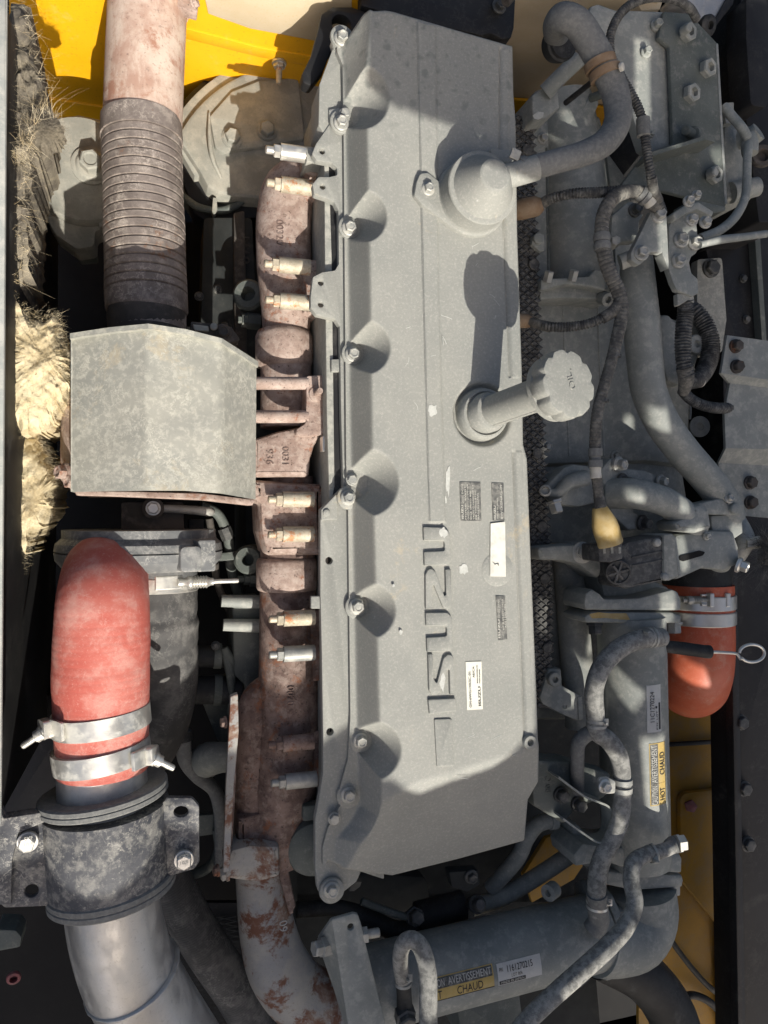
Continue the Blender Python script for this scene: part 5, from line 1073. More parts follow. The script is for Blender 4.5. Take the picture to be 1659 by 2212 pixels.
for q in [(935, 820), (985, 1040)]: bolt(ac, r3(*q, -.084), 9, M['bolt'], kind='round', name='screw', tall=1.4)
ecap = lathe('end_cap', r3(690, 1015, -.083), (-.45, -.2, 1), [(.0215, -.03), (.0215, -.002), (.0200, .001), (.0175, .001), (.0170, -.003), (0, -.003)], M['plastic_dark'], ac, 40)
for k in range(3): box('spoke', P(*r3(690, 1015, -.081)), (math.cos(R(60 * k + 15)), math.sin(R(60 * k + 15)), .2), (-.45, -.2, 1), (.036, .004, .004), M['plastic_dark'], ac, .0005)
prism('socket', [r3(560, 835), r3(718, 815), r3(722, 925), r3(640, 950), r3(565, 945)], -.068, .05, M['plastic_dark'], ac, 5, bev=.003)
for k, xx in enumerate((590, 640, 690)): prism('socket_slot', [r3(xx, 850), r3(xx + 16, 848), r3(xx + 18, 890), r3(xx + 2, 892)], -.0672, .002, M['cast'], ac, 0, bev=0)
cn = thing('sensor_boot', 'ochre rubber connector boot on the taped cable', 'connector', (1310, 1140, -.07))
bx0 = P(*r3(565, 590), -.065); bx1 = P(*r3(640, 832), -.065); bd = bx1 - bx0; bl = bd.length
lathe('boot', bx0, bd, [(.011, 0), (.013, .004), (.0155, bl * .18), (.0205, bl * .42), (.0215, bl * .62), (.0205, bl * .9), (.0212, bl * .94), (.0205, bl), (0, bl)], M['ochre'], cn, 32, 40, sq=lambda t, h: 1 + .035 * math.cos(4 * t) * min(1, h / .03))
# flange stack
fs = thing('flange_joint', 'two thick bolted cast flanges joining the cooler inlet', 'flange', (1370, 1300, -.16))
for (ya, yb2, zt, nm) in [(1120, 1262, -.115, 'upper_flange'), (1268, 1345, -.12, 'lower_flange')]:
    o1_ = [r3(478, ya + 30), r3(520, ya), r3(575, ya + (35 if ya == 1120 else 0)), r3(600, ya + (65 if ya == 1120 else 0)), r3(820, ya + (60 if ya == 1120 else 2)), r3(1040, ya + 4), r3(1080, ya + 20), r3(1100, yb2 - 60), r3(1100, yb2 - 10), r3(1085, yb2), r3(850, yb2), r3(480, yb2 - 4), r3(470, yb2 - 40)]
    prism(nm, o1_, zt, .07, M['paint'], fs, 7, bev=.005)
for q in [(535, 1358), (1047, 1355)]:
    lathe('bolt', r3(q[0], q[1] - 20, -.145), (0, -1, .1), [(.016, 0), (.016, .004), (.0125, .005), (.0125, .018), (.011, .020), (0, .020)], M['bolt'] if q[0] > 900 else M['bolt_dark'], fs, 6, 12)
prism('bare_metal_patch', [r3(500, 1285), r3(560, 1272), r3(640, 1280), r3(740, 1278), r3(768, 1322), r3(690, 1318), r3(600, 1308), r3(520, 1312)], -.1195, .0008, M['ochre'], fs, 2, bev=0)
prism('upper_neck', [r3(560, 1010), r3(900, 1050), r3(1040, 1120), r3(1030, 1180), r3(600, 1190)], -.155, .06, M['paint'], fs, 12, bev=.01)
ab = thing('cast_bracket', 'grey cast support arm with a large washer bolt beside the mat', 'bracket', (1250, 1190, -.15))
prism('arm', [r3(165, 850), r3(260, 840), r3(420, 830), r3(560, 850), r3(600, 1000), r3(560, 1060), r3(440, 970), r3(330, 940), r3(175, 935)], -.14, .05, M['paint'], ab, 10, bev=.008)
lathe('washer', r3(455, 885, -.138), (-.3, 0, 1), [(.0185, -.008), (.0185, .002), (.017, .003), (0, .003)], M['bolt'], ab, 32); bolt(ab, r3(458, 882, -.134), 15, M['bolt'], (-.3, 0, 1), 'washer', tall=1.4)

# orange hose + clamps
oh = thing('orange_hose', 'glossy orange-red rubber hose elbow beside the black frame rail', 'hose', (1510, 1400, -.25))
oz = -.235
tube('hose_body', [(1508, 1262, oz), (1508, 1330, oz), (1508, 1400, oz - .002), (1504, 1440, oz - .012), (1498, 1466, oz - .05), (1494, 1474, oz - .12), (1492, 1476, oz - .2)], [72, 73, 74, 75, 75, 74, 72], M['orange'], oh, 56, .006)
a_ = P(1508, 1345, oz); b_ = P(1508, 1175, oz); m2 = mpp(1508, 1300, oz)
lathe('upper_sleeve', P(1504, 1262, oz), (0, 1, 0), [(70 * m2, 0), (68 * m2, .05), (60 * m2, .07), (0, .07)], M['rubber_black'], oh, 48)
oc1 = thing('hose_clamp', 'spring-loaded steel clamp at the top of the orange hose', 'clamp', (1508, 1290, oz))
for y0_, y1_ in [(1282, 1312)]: ytube('band', 1508, y0_, y1_, 76, oz, M['clamp'], oc1)
oc2 = tag(ytube('hose_clamp', 1508, 1317, 1345, 76, oz, M['clamp'], None), 'plain wide steel band around the orange hose', 'clamp')
tt = P(*r3(1105, 1195), oz + .058)
lathe('tee_bolt', tt, (1, 0, .05), [(.004, 0), (.004, .008), (.008, .009), (.008, .018)] + sum([[(.0075, .02 + k * .004), (.0055, .022 + k * .004)] for k in range(5)], []) + [(.004, .042), (.004, .075), (0, .075)], M['bolt'], oc1, 16, 60)
for X_ in (1285, 1390): box('trunnion', P(*r3(X_, 1192), oz + .064), (1, 0, 0), (0, 1, 0), (.010, .026, .012), M['clamp'], oc1, .002)
prism('strap', [r3(1230, 1155), r3(1420, 1150), r3(1422, 1165), r3(1230, 1170)], oz + .062, .004, M['clamp'], oc1, 0); prism('strap', [r3(1230, 1215), r3(1422, 1212), r3(1422, 1228), r3(1230, 1232)], oz + .062, .004, M['clamp'], oc1, 0)
prism('tear_mark', [r4(1300, 305), r4(1340, 285), r4(1360, 255), r4(1366, 262), r4(1350, 290), r4(1310, 312)], oz + .058, .002, M['red'], oh, 1, bev=0)

# dipstick
dsx = thing('dipstick', 'oil dipstick with black grip and bent wire ring handle', 'dipstick', (1520, 1405, -.1))
tube('grip', [(1418, 1394, -.13), (1470, 1400, -.125), (1526, 1408, -.12)], [13, 14, 14], M['rubber_black'], dsx, 24)
lathe('stop', P(1524, 1407.5, -.12), (1, -.1, .08), [(.0095, 0), (.0118, .001), (.0118, .008), (.009, .010), (0, .010)], M['rubber_black'], dsx, 28)
ringp = [(1532, 1408, -.118), (1570, 1410, -.112), (1592, 1413, -.108), (1600, 1424, -.106)] + [(1624 + 27 * math.cos(R(a_)), 1411 - 19 * math.sin(R(a_)), -.104) for a_ in range(215, 540, 18)]
tube('wire_handle', ringp, 3.4, M['bolt_bright'], dsx, 12, .003)

# vertical and lower coolers
def cyl_frame(a, b):
    a = V(a); b = V(b); t = (b - a).normalized(); up_ = Vector((0, 0, 1)); up_ = (up_ - t * up_.dot(t)).normalized(); sd = t.cross(up_).normalized()
    return a, t, up_, sd, (b - a).length
def hit(px, py, fr_, r_):
    a, t, up_, sd, L_ = fr_; d = ray(px, py); o_ = CAMP - a
    dp = d - t * d.dot(t); op = o_ - t * o_.dot(t); A_ = dp.dot(dp); B_ = 2 * dp.dot(op); C_ = op.dot(op) - r_ * r_
    disc = B_ * B_ - 4 * A_ * C_
    k = (-B_ - math.sqrt(max(0, disc))) / (2 * A_); q = CAMP + d * k; w = q - a
    return w.dot(t), math.atan2(w.dot(sd), w.dot(up_))
def cyl_pt(fr_, r_, u_, ph): a, t, up_, sd, L_ = fr_; return a + t * u_ + (up_ * math.cos(ph) + sd * math.sin(ph)) * r_
def cyl_patch(name, fr_, r_, u0, u1, p0, p1, mat, par, lift=.0006):
    n = 10; vt = []; fc_ = []
    for k in range(n + 1):
        ph = p0 + (p1 - p0) * k / n
        for u_ in (u0, u1): vt.append(cyl_pt(fr_, r_ + lift, u_, ph))
    for k in range(n): fc_.append((2 * k, 2 * k + 1, 2 * k + 3, 2 * k + 2))
    K = len(vt)
    for k in range(n + 1):
        ph = p0 + (p1 - p0) * k / n
        for u_ in (u0, u1): vt.append(cyl_pt(fr_, r_ - .0005, u_, ph))
    for k in range(n): fc_ += [(2 * k, 2 * k + 2, K + 2 * k + 2, K + 2 * k), (2 * k + 1, 2 * k + 3, K + 2 * k + 3, K + 2 * k + 1)]
    fc_ += [(0, 1, K + 1, K), (2 * n, 2 * n + 1, K + 2 * n + 1, K + 2 * n)]
    return mesh(name, vt, fc_, mat, par, True, 30)
def cyl_label(par, fr_, r_, corners, rev, mat, items, name='label'):
    """corners: two photo points (lower-left and upper-right of the label as read); items: ('rect'|text, x0, y0, x1, y1, material)"""
    (ua, pa), (ub, pb) = hit(*corners[0], fr_, r_), hit(*corners[1], fr_, r_)
    base_ = cyl_patch(name, fr_, r_, ua, ub, pa, pb, mat, par, .0006)
    for it, x0, y0, x1, y1, mt in items:
        u0, u1 = ua + (ub - ua) * x0, ua + (ub - ua) * x1; p0, p1 = pa + (pb - pa) * y0, pa + (pb - pa) * y1
        if it == 'rect': cyl_patch('print_panel', fr_, r_, u0, u1, p0, p1, M[mt], base_, .0009)
        else:
            um, pm = (u0 + u1) / 2, (p0 + p1) / 2; su = 1 if ub > ua else -1; spn = 1 if pb > pa else -1
            txt('print', it, None, None, None, abs(p1 - p0) * r_, M[mt], base_, .0001, abs(u1 - u0), lambda u_, v_, d_: cyl_pt(fr_, r_ + .0013 + d_, um + su * u_, pm + spn * v_ / r_))
    return base_
vcz = -.165
vcool = thing('cooler', 'upright grey gas cooler tube with yellow warning label beside the orange hose', 'cooler', (1370, 1600, -.2))
frv = cyl_frame((1374, 1860, vcz), (1363, 1330, vcz)); rv = 72 * mpp(1368, 1600, vcz)
lathe('tube_body', frv[0], frv[1], [(rv * .98, 0), (rv, .004), (rv, frv[4]), (0, frv[4])], M['paint'], vcool, 64)
cyl_label(vcool, frv, rv, ((1428, 1579), (1396, 1481)), 0, M['label_silver'], [('11C1270224', .22, .52, .86, .80, 'ink'), ('P/N  LOT', .05, .28, .45, .40, 'ink'), ('rect', .05, .06, .62, .2, 'ink'), ('rect', .5, .3, .55, .44, 'ink')])
CAUT = [('rect', .015, .52, .985, .96, 'label_dark'), ('CAUTION', .02, .60, .32, .90, 'print'), ('AVERTISSEMENT', .37, .60, .97, .90, 'print'), ('HOT', .07, .10, .27, .44, 'ink'), ('CHAUD', .48, .10, .84, .44, 'ink'), ('rect', .335, .03, .35, .97, 'label_yellow'), ('rect', .0, .0, 1, .03, 'ink')]
cyl_label(vcool, frv, rv, ((1438, 1734), (1402, 1607)), 0, M['label_yellow'], CAUT)
prism('bottom_flange', [r6(820, 930), r6(860, 880), r6(1010, 900), r6(1060, 890), r6(1280, 925), r6(1290, 945), r6(1288, 1010), r6(1080, 1000), r6(960, 960), r6(830, 980)], -.13, .08, M['paint'], vcool, 6, bev=.005)
prism('bottom_flange', [r6(965, 1000), r6(1080, 1010), r6(1290, 1016), r6(1296, 1040), r6(1290, 1070), r6(1080, 1085), r6(960, 1060)], -.135, .07, M['paint'], vcool, 6, bev=.005)
lathe('bolt', r6(1250, 1075, -.15), (0, -1, 0), [(.012, -.01), (.012, .006), (.011, .008), (0, .008)], M['bolt'], vcool, 6, 10)
prism('web', [r6(820, 780), r6(900, 860), r6(905, 1000), r6(830, 960), r6(810, 880)], -.17, .05, M['paint'], vcool, 8, bev=.006)
lcz = -.165
lcool = thing('cooler', 'lower grey gas cooler tube lying across below the valve cover', 'cooler', (1000, 2090, -.2))
frl = cyl_frame((770, 2140, lcz), (1295, 2010, lcz)); rl = 80 * mpp(1000, 2080, lcz)
lathe('tube_body', frl[0], frl[1], [(0, 0), (rl * .98, 0), (rl, .004), (rl, frl[4]), (0, frl[4])], M['paint'], lcool, 64)
cyl_label(lcool, frl, rl, ((912, 2171), (1062, 2081)), 0, M['label_yellow'], CAUT)
cyl_label(lcool, frl, rl, ((1077, 2129), (1165, 2059)), 0, M['label_silver'], [('1161270215', .22, .55, .80, .84, 'ink'), ('P/N', .04, .62, .12, .8, 'ink'), ('rect', .02, .03, .62, .2, 'ink'), ('LOT 806', .3, .3, .55, .45, 'label_dark'), ('MADE IN JAPAN', .06, .06, .58, .17, 'print')])
tube('elbow', [(1382, 1915, -.175), (1386, 1975, -.175), (1366, 2012, -.17), (1328, 2024, -.168), (1285, 2022, -.165)], [74, 74, 75, 76, 78], M['paint'], lcool, 48, .008)
ax_l = frl[1]; up_l = frl[2]; sd_l = frl[3]
fo = P(1285, 2015, lcz)
slab('end_flange', fo + ax_l * .012, sd_l, up_l, [(-.082, -.03), (-.072, .02), (-.045, .048), (.02, .060), (.062, .04), (.085, -.01), (.075, -.05), (-.06, -.06)], .014, M['paint'], lcool, .02, .004)
slab('end_flange', fo - ax_l * .005, sd_l, up_l, [(-.082, -.03), (-.072, .02), (-.045, .046), (.02, .058), (.062, .038), (.085, -.01), (.075, -.05), (-.06, -.06)], .014, M['paint'], lcool, .02, .004)
lathe('tapped_boss', r6(722, 1085, -.16), (-1, 0, .6), [(.014, -.01), (.014, .01), (.006, .011), (.005, .002), (0, .002)], M['paint'], lcool, 24)
lathe('bolt', r6(840, 1470, -.2), (-1, -.2, .4), [(.011, -.02), (.011, .006), (0, .007)], M['bolt_dark'], lcool, 6)

# rusted outlet elbow joining the lower cooler
re_ = thing('exhaust_elbow', 'grey gas elbow pipe with rust patches below the manifold', 'pipe', (600, 2050, -.2))
tube('elbow_body', [(560, 1850, -.185), (566, 1930, -.18), (578, 2010, -.175), (600, 2085, -.17), (645, 2145, -.17), (720, 2180, -.17), (800, 2195, -.17)], [52, 54, 60, 66, 68, 68, 66], M['elbow'], re_, 48, .006)
prism('collar', [(500, 1836), (540, 1826), (604, 1828), (606, 1895), (560, 1908), (520, 1905), (488, 1900), (485, 1870)], -.125, .05, M['elbow'], re_, 10, bev=.008)
prism('rusty_side', [(600, 1835), (618, 1850), (640, 1960), (628, 1985), (604, 1900)], -.145, .05, M['manifold_dark'], re_, 6, bev=.006)
txt('casting_mark', '60', P(612, 2000, -.1), (0, 1, 0), (-1, 0, .2), .012, M['elbow'], re_, .001)
bolt(re_, (488, 1885, -.14), 18, M['elbow'], (-1, -.2, .2), 'washer')
# channel strap
cs = thing('strap_bracket', 'grey folded strap bracket bolted over the lower cooler end', 'bracket', (770, 2100, -.05))
prism('top_face', [r5(178, 880, -.060), r5(320, 842, -.060), r5(350, 848, -.060), r5(368, 900, -.062), r5(540, 1600, -.055), r5(290, 1600, -.055)], -.06, .006, M['paint'], cs, [3, 6, 6, 6, 2, 2], holes=[(*r5(303, 928), 7)], bev=.002)
sheet('side_face', [[P(*r5(178, 882), -.061), P(*r5(195, 1000), -.061), P(*r5(250, 1300), -.058), P(*r5(292, 1600), -.056)], [P(*r5(95, 1000), -.10), P(*r5(122, 1125), -.10), P(*r5(200, 1350), -.10), P(*r5(275, 1600), -.10)]], .006, M['paint'], cs)
lathe('bolt', r5(125, 1055, -.085), (-1, .1, .3), [(.0145, -.01), (.0145, .004), (.0115, .005), (.0115, .014), (.010, .016), (0, .016)], M['bolt'], cs, 6, 12)
lathe('stud', r5(400, 975, -.07), (1, .05, .1), sum([[(.0062, k * .0022), (.007, k * .0022 + .0011)] for k in range(9)], []) + [(.005, .021), (0, .021)], M['bolt'], cs, 14, 80)
lathe('stud_nut', r5(385, 978, -.07), (1, .05, .1), [(.012, -.01), (.012, .006), (0, .007)], M['bolt'], cs, 6)

# hoses around the coolers
h1 = thing('coolant_hose', 'mottled dusty coolant hose curving over the upright cooler', 'hose', (1300, 1450, -.08))
tube('hose_body', [(1430, 1377, -.095), (1393, 1378, -.085), (1345, 1396, -.08), (1303, 1436, -.075), (1284, 1485, -.075), (1286, 1545, -.075), (1288, 1572, -.075)], [20, 21, 21, 21, 20, 20, 20], M['rubber_dusty'], h1, 32)
lathe('end_fitting', P(1424, 1377, -.095), (1, .05, -.05), [(.0115, 0), (.0125, .006), (.0115, .011), (.007, .014), (0, .015)], M['rubber'], h1, 28)
def wire_clip(par, x_, y_, z_, r_, d_, mat, ear):
    m3 = mpp(x_, y_, z_); c_ = P(x_, y_, z_)
    lathe('clip', c_ - Vector(d_) * .006, d_, [(r_ * m3 - .001, 0), (r_ * m3 + .0012, 0), (r_ * m3 + .0012, .004), (r_ * m3 - .0006, .0045), (r_ * m3 - .0006, .0075), (r_ * m3 + .0012, .008), (r_ * m3 + .0012, .012), (r_ * m3 - .001, .012)], mat, par, 32)
    e_ = V(ear); box('clip_ear', e_, (1, 0, .3), d_, (.010, .012, .003), mat, par, .001); box('clip_ear', e_ + Vector((-.004, 0, .004)), (.3, 0, 1), d_, (.009, .004, .003), mat, par, .001)
wire_clip(h1, 1288, 1562, -.075, 20, (0, 1, 0), M['bolt'], (1308, 1560, -.062)); wire_clip(h1, 1405, 1377, -.088, 21, (1, 0, 0), M['bolt'], (1398, 1364, -.068))
h2 = thing('coolant_tube', 'grey forked metal coolant tube snaking down beside the cooler', 'pipe', (1330, 1700, -.09))
tube('tube_body', [(1288, 1560, -.075), (1290, 1582, -.075), (1313, 1598, -.075), (1336, 1632, -.075), (1343, 1675, -.075), (1344, 1720, -.075), (1339, 1772, -.078), (1322, 1815, -.082), (1302, 1850, -.085), (1292, 1885, -.088), (1289, 1915, -.09), (1290, 1975, -.095)], [19, 19, 20, 20, 19, 19, 19, 19, 20, 20, 20, 18], M['rubber_dusty'], h2, 32)
tube('branch', [(1290, 1580, -.08), (1268, 1586, -.085), (1250, 1604, -.09), (1247, 1640, -.10), (1247, 1720, -.13)], [16, 16, 16, 15, 15], M['rubber'], h2, 24)
tube('hose_end', [(1289, 1930, -.09), (1291, 1960, -.095), (1293, 1990, -.10), (1280, 2010, -.105)], 22, M['rubber'], h2, 28)
wire_clip(h2, 1290, 1952, -.095, 22, (0, 1, 0), M['clamp'], (1316, 1949, -.082))
pc = thing('pipe_clip', 'bright bolted clip holding the forked coolant tube', 'clip', (1320, 1698, -.07))
for dy in (-9, 9): 
    c_ = P(1343, 1696 + dy, -.075); m3 = 21 * mpp(1343, 1696, -.075); lathe('clip_band', c_ + Vector((0, -.004, 0)), (0, 1, 0), [(m3 - .001, 0), (m3 + .0012, 0), (m3 + .0012, .008), (m3 - .001, .008)], M['bolt'], pc, 32)
prism('tongue', [(1293, 1680), (1312, 1678), (1330, 1688), (1330, 1714), (1310, 1716), (1296, 1712)], -.060, .004, M['bolt'], pc, 6); bolt(pc, (1306, 1698, -.058), 15, M['bolt_bright'])
sbk = thing('support_bracket', 'dark cast bracket with a looped strip next to the coolant tube', 'bracket', (1240, 1720, -.12))
prism('arm', [r4(120, 880), r4(370, 890), r4(640, 970), r4(650, 1050), r4(600, 1130), r4(420, 1200), r4(340, 1300), r4(140, 1180)], -.12, .04, M['paint_dark'], sbk, 8, bev=.006)
lp = [r4(300, 1000, -.085), r4(380, 1060, -.085), r4(480, 1130, -.085), r4(570, 1165, -.085), r4(630, 1195, -.085), r4(655, 1250, -.085), r4(655, 1350, -.085), r4(630, 1415, -.085), r4(565, 1425, -.085), r4(470, 1370, -.085), r4(330, 1270, -.09)]
pth = path([(P(*q), .004) for q in lp], .004); rw = []; 
rw = [[p_ for p_, _ in pth], [p_ + Vector((.001, .003, 0)) for p_, _ in pth]]
sheet('looped_strip', rw, .035, M['paint'], sbk, 40)
for q in [(315, 1105), (428, 1165)]: bolt(sbk, r4(*q, -.118), 17, M['bolt_dark'], kind='washer', tall=1.6)
txt('casting_mark', '80 C', r4(235, 1040, -.1195), (0, 1, 0), (-1, 0, 0), .010, M['paint_dark'], sbk, .001)
h3 = thing('return_hose', 'long pale dusty hose running diagonally from the banjo bolt', 'hose', (1300, 2000, .0))
tube('hose_body', [(1450, 1830, -.075), (1425, 1840, -.065), (1395, 1846, -.055), (1368, 1866, -.045), (1364, 1905, -.035), (1371, 1950, -.02), (1352, 2000, -.01), (1312, 2046, .0), (1255, 2098, .005), (1190, 2156, .008), (1135, 2210, .01), (1090, 2270, .01)], [14, 15, 16, 18, 18, 18, 19, 20, 20, 20, 20, 20], M['rubber_dusty'], h3, 30)
lathe('banjo', P(1452, 1826, -.08), (1, .15, .1), [(.010, -.01), (.014, 0), (.014, .014), (.012, .016), (0, .016)], M['rubber'], h3, 28); lathe('banjo_bolt', P(1466, 1822, -.072), (1, .1, .2), [(.0155, -.003), (.0155, .001), (.0135, .002), (.0135, .010), (.011, .012), (0, .012)], M['bolt_bright'], h3, 6, 12)
wire_clip(h3, 1408, 1843, -.06, 17, (1, .2, .1), M['bolt'], (1416, 1856, -.045))
h4 = thing('vent_hose', 'inverted U hose with a pale lit leg over the lower cooler', 'hose', (895, 2100, -.03))
tube('hose_body', [(870, 2120, -.07), (865, 2085, -.055), (866, 2055, -.042), (876, 2034, -.033), (892, 2030, -.028), (908, 2044, -.024), (918, 2070, -.02), (924, 2105, -.016), (925, 2150, -.012), (925, 2270, -.005)], [16, 17, 17, 18, 18, 19, 19, 20, 20, 20], M['rubber_dusty'], h4, 30)
tube('hose_tail', [(870, 2112, -.07), (873, 2150, -.08), (874, 2200, -.09)], [17, 16, 18], M['rubber_black'], h4, 24); wire_clip(h4, 871, 2118, -.07, 17, (0, 1, 0), M['bolt'], (884, 2112, -.055))
lathe('banjo_bolt', P(876, 2196, -.078), (0, -.3, 1), [(.0165, -.01), (.0165, .004), (.0135, .006), (.0135, .013), (.011, .015), (0, .015)], M['bolt_dark'], h4, 6, 12)
h5 = thing('rigid_tube', 'dark rigid tubes crossing under the end of the valve cover', 'pipe', (1120, 1900, -.25))
tube('tube_body', [(1020, 1960, -.25), (1080, 1940, -.24), (1150, 1900, -.235), (1245, 1838, -.23)], 18, M['paint'], h5, 24)
tube('tube_body', [(1190, 1770, -.20), (1160, 1782, -.205), (1138, 1810, -.21), (1120, 1850, -.22), (1060, 1920, -.25)], 17, M['paint'], h5, 24)
tube('black_tube', [(640, 1965, -.24), (730, 1962, -.24), (800, 1985, -.24), (860, 2010, -.24), (990, 1975, -.25)], [16, 17, 20, 20, 18], M['rubber_black'], h5, 24)
tube('coupling', [(900, 1980, -.245), (1000, 1955, -.245)], 30, M['rubber_black'], h5, 28); tube('collar', [(1186, 1772, -.2), (1200, 1770, -.2)], 20, M['paint'], h5, 24)
sn = thing('sensor_stud', 'dark bolted sensor fitting below the end of the valve cover', 'sensor', (1020, 1910, -.2))
prism('plate', [r5(940, 570), r5(1130, 560), r5(1140, 650), r5(1060, 700), r5(960, 670)], -.17, .02, M['block'], sn, 4); bolt(sn, r5(1083, 600, -.168), 15, M['bolt_dark'])
lathe('sensor_body', r5(1110, 780, -.2), (-.1, .5, 1), [(.011, -.02), (.013, 0), (.013, .008), (.015, .01), (.015, .014), (.011, .018), (.011, .028), (.008, .034), (0, .035)], M['bolt_dark'], sn, 20)
tube('link_arm', [r5(370, 760, -.22), r5(560, 830, -.215), r5(720, 880, -.21)], 8, M['paint_dark'], sn, 12); lathe('link_bolt', r5(720, 860, -.205), (0, .4, 1), [(.016, -.01), (.016, 0), (.0125, .001), (.0125, .016), (.010, .018), (0, .018)], M['bolt_dark'], sn, 6, 12)
lathe('end_flange_nut', r5(325, 650, -.1), (.3, -.5, .8), [(.011, -.01), (.011, .004), (0, .005)], M['bolt_dark'], sn, 6)
tn = thing('side_canister', 'grey rounded canister tucked under the lower flange of the cover', 'canister', (665, 1790, -.2))
lathe('body', (672, 1800, -.2), (-.1, 0, 1), [(.045, -.06), (.045, .05), (.040, .06), (.03, .064), (0, .064)], M['paint_dark'], tn, 40); prism('clip', [(655, 1742), (690, 1738), (692, 1770), (655, 1775)], -.13, .02, M['paint_dark'], tn, 4)
bh2 = thing('bottom_duct', 'thick black rubber duct bending away below the lower cooler', 'hose', (1390, 2120, -.4))
tube('duct_body', [(1300, 2060, -.30), (1390, 2110, -.30), (1445, 2180, -.30), (1480, 2290, -.30)], 52, M['rubber_black'], bh2, 32)
wr = thing('black_cable', 'thin black cables hanging across the yellow bay panel', 'cable', (1520, 2080, -.5))
tube('cable', [(1430, 2000, -.49), (1470, 2060, -.49), (1530, 2130, -.49), (1580, 2165, -.49)], 6, M['rubber_black'], wr, 10); tube('cable', [(1470, 2155, -.49), (1500, 2150, -.49), (1545, 2175, -.49), (1575, 2230, -.49)], 8, M['rubber_black'], wr, 10)
ft = thing('floor_struts', 'grey strut plates standing below the lower cooler', 'strut', (1060, 2180, -.35))
prism('strut', [(985, 2160), (1120, 2130), (1135, 2260), (1000, 2260)], -.30, .1, M['paint_dark'], ft, 4)
pk = tag(prism('pink_tag', [(1480, 1735), (1496, 1728), (1508, 1742), (1500, 1756), (1484, 1752)], -.496, .006, M['pink'], None, 4), 'small pink tag lying on the shaded yellow bay panel', 'tag')
wk = thing('stay_bar', 'grey steel tube lever crossing to the black frame rail', 'lever', (1580, 515, -.1))
tube('bar', [r2(1215, 445, -.06), r2(1340, 415, -.06), r2(1500, 395, -.07), r2(1645, 375, -.08)], [8, 9, 8, 8], M['paint'], wk, 18)
fp = thing('fuel_pipe', 'bent grey fuel pipe looping from the black rail to the brackets', 'pipe', (1590, 400, -.1))
tube('pipe_body', [r1(1370, 690, -.14), r1(1430, 760, -.13), r1(1490, 830, -.12), r1(1530, 900, -.12)], 10, M['paint'], fp, 18)
tube('pipe_body', [r1(1535, 930, -.12), r1(1525, 1020, -.115), r1(1522, 1150, -.11), r1(1510, 1280, -.105), r1(1450, 1400, -.10), r1(1350, 1490, -.09), r1(1215, 1550, -.08)], [10, 9, 9, 9, 10, 10, 11], M['paint'], fp, 20)
tube('fitting', [r1(1480, 900, -.15), r1(1560, 880, -.13), r1(1600, 850, -.12)], [22, 20, 20], M['paint'], fp, 28); lathe('union', r1(1540, 930, -.125), (0, -1, .1), [(.013, -.015), (.015, 0), (.013, .02), (0, .02)], M['paint'], fp, 24)
fp2 = thing('fuel_filter_head', 'grey cast pump body behind the edge of the big bracket plate', 'pump', (1590, 330, -.2))
prism('body', [r1(1380, 820), r1(1440, 700), r1(1480, 830), r1(1500, 1000), r1(1560, 1130), r1(1600, 1200), r1(1560, 1290), r1(1400, 1300), r1(1370, 1000)], -.17, .1, M['paint'], fp2, 10, bev=.008); tube('barrel', [r1(1420, 1250, -.17), r1(1590, 1210, -.16)], [22, 20], M['paint'], fp2, 28)
prism('top_block', [r1(1380, 665), r1(1440, 660), r1(1440, 800), r1(1385, 800)], -.16, .05, M['paint'], fp2, 3)
lathe('rear_ring', r1(1600, 1030, -.18), (-.3, 0, 1), [(.014, 0), (.02, .004), (.022, .01), (.02, .016), (.012, .016), (.01, .006), (0, .006)], M['darkiron'], fp2, 28)
# right plate shield and brush
rp = thing('side_plate', 'folded grey steel plate with dark bolts at the bay edge', 'plate', (1620, 900, -.2))
def bend(lst, z): return [P(x_, y_, z_) for x_, y_, z_ in lst]
sheet('plate', [bend([(1571, 724, -.16), (1700, 742, -.16)], 0), bend([(1558, 806, -.16), (1700, 826, -.16)], 0), bend([(1577, 828, -.175), (1700, 842, -.175)], 0), bend([(1565, 890, -.175), (1700, 900, -.175)], 0), bend([(1568, 968, -.175), (1700, 972, -.175)], 0), bend([(1552, 1000, -.20), (1700, 1008, -.20)], 0), bend([(1560, 1110, -.20), (1700, 1122, -.20)], 0)], .006, M['paint'], rp, 15)
for q, z_ in [(r2(1448, 1103), -.158), (r2(1455, 1235), -.158), (r3(1540, 432), -.199), (r3(1543, 560), -.199)]: bolt(rp, (*q, z_), 15, M['darkiron'], kind='washer', tall=1.3)
sh2 = thing('knurled_brush', 'frayed dark bristle brush end beside the folded plate', 'brush', (1645, 1190, -.15))
lathe('core', (1668, 1200, -.17), (-.4, 0, 1), [(.02, -.02), (.02, .02), (0, .024)], M['plastic_dark'], sh2, 24)
strands('bristles', [P(1655 + random.uniform(-10, 10), 1195 + random.uniform(-30, 30), -.15) for _ in range(60)], M['brush'], sh2, 420, (.015, .045), .0004, seed=21, dirf=lambda p, r_: Vector((r_.gauss(-.8, .4), r_.gauss(0, .7), r_.gauss(.5, .4))))
wj = thing('white_union', 'dusty white pipe union with a hex plug near the bristle brush', 'fitting', (1605, 1160, -.2))
tube('union_body', [(1598, 1120, -.2), (1606, 1165, -.19), (1590, 1205, -.2)], [12, 24, 18], M['bolt'], wj, 28); lathe('plug', P(1632, 1172, -.17), (1, .1, .3), [(.012, -.02), (.012, .008), (0, .01)], M['bolt_bright'], wj, 6)
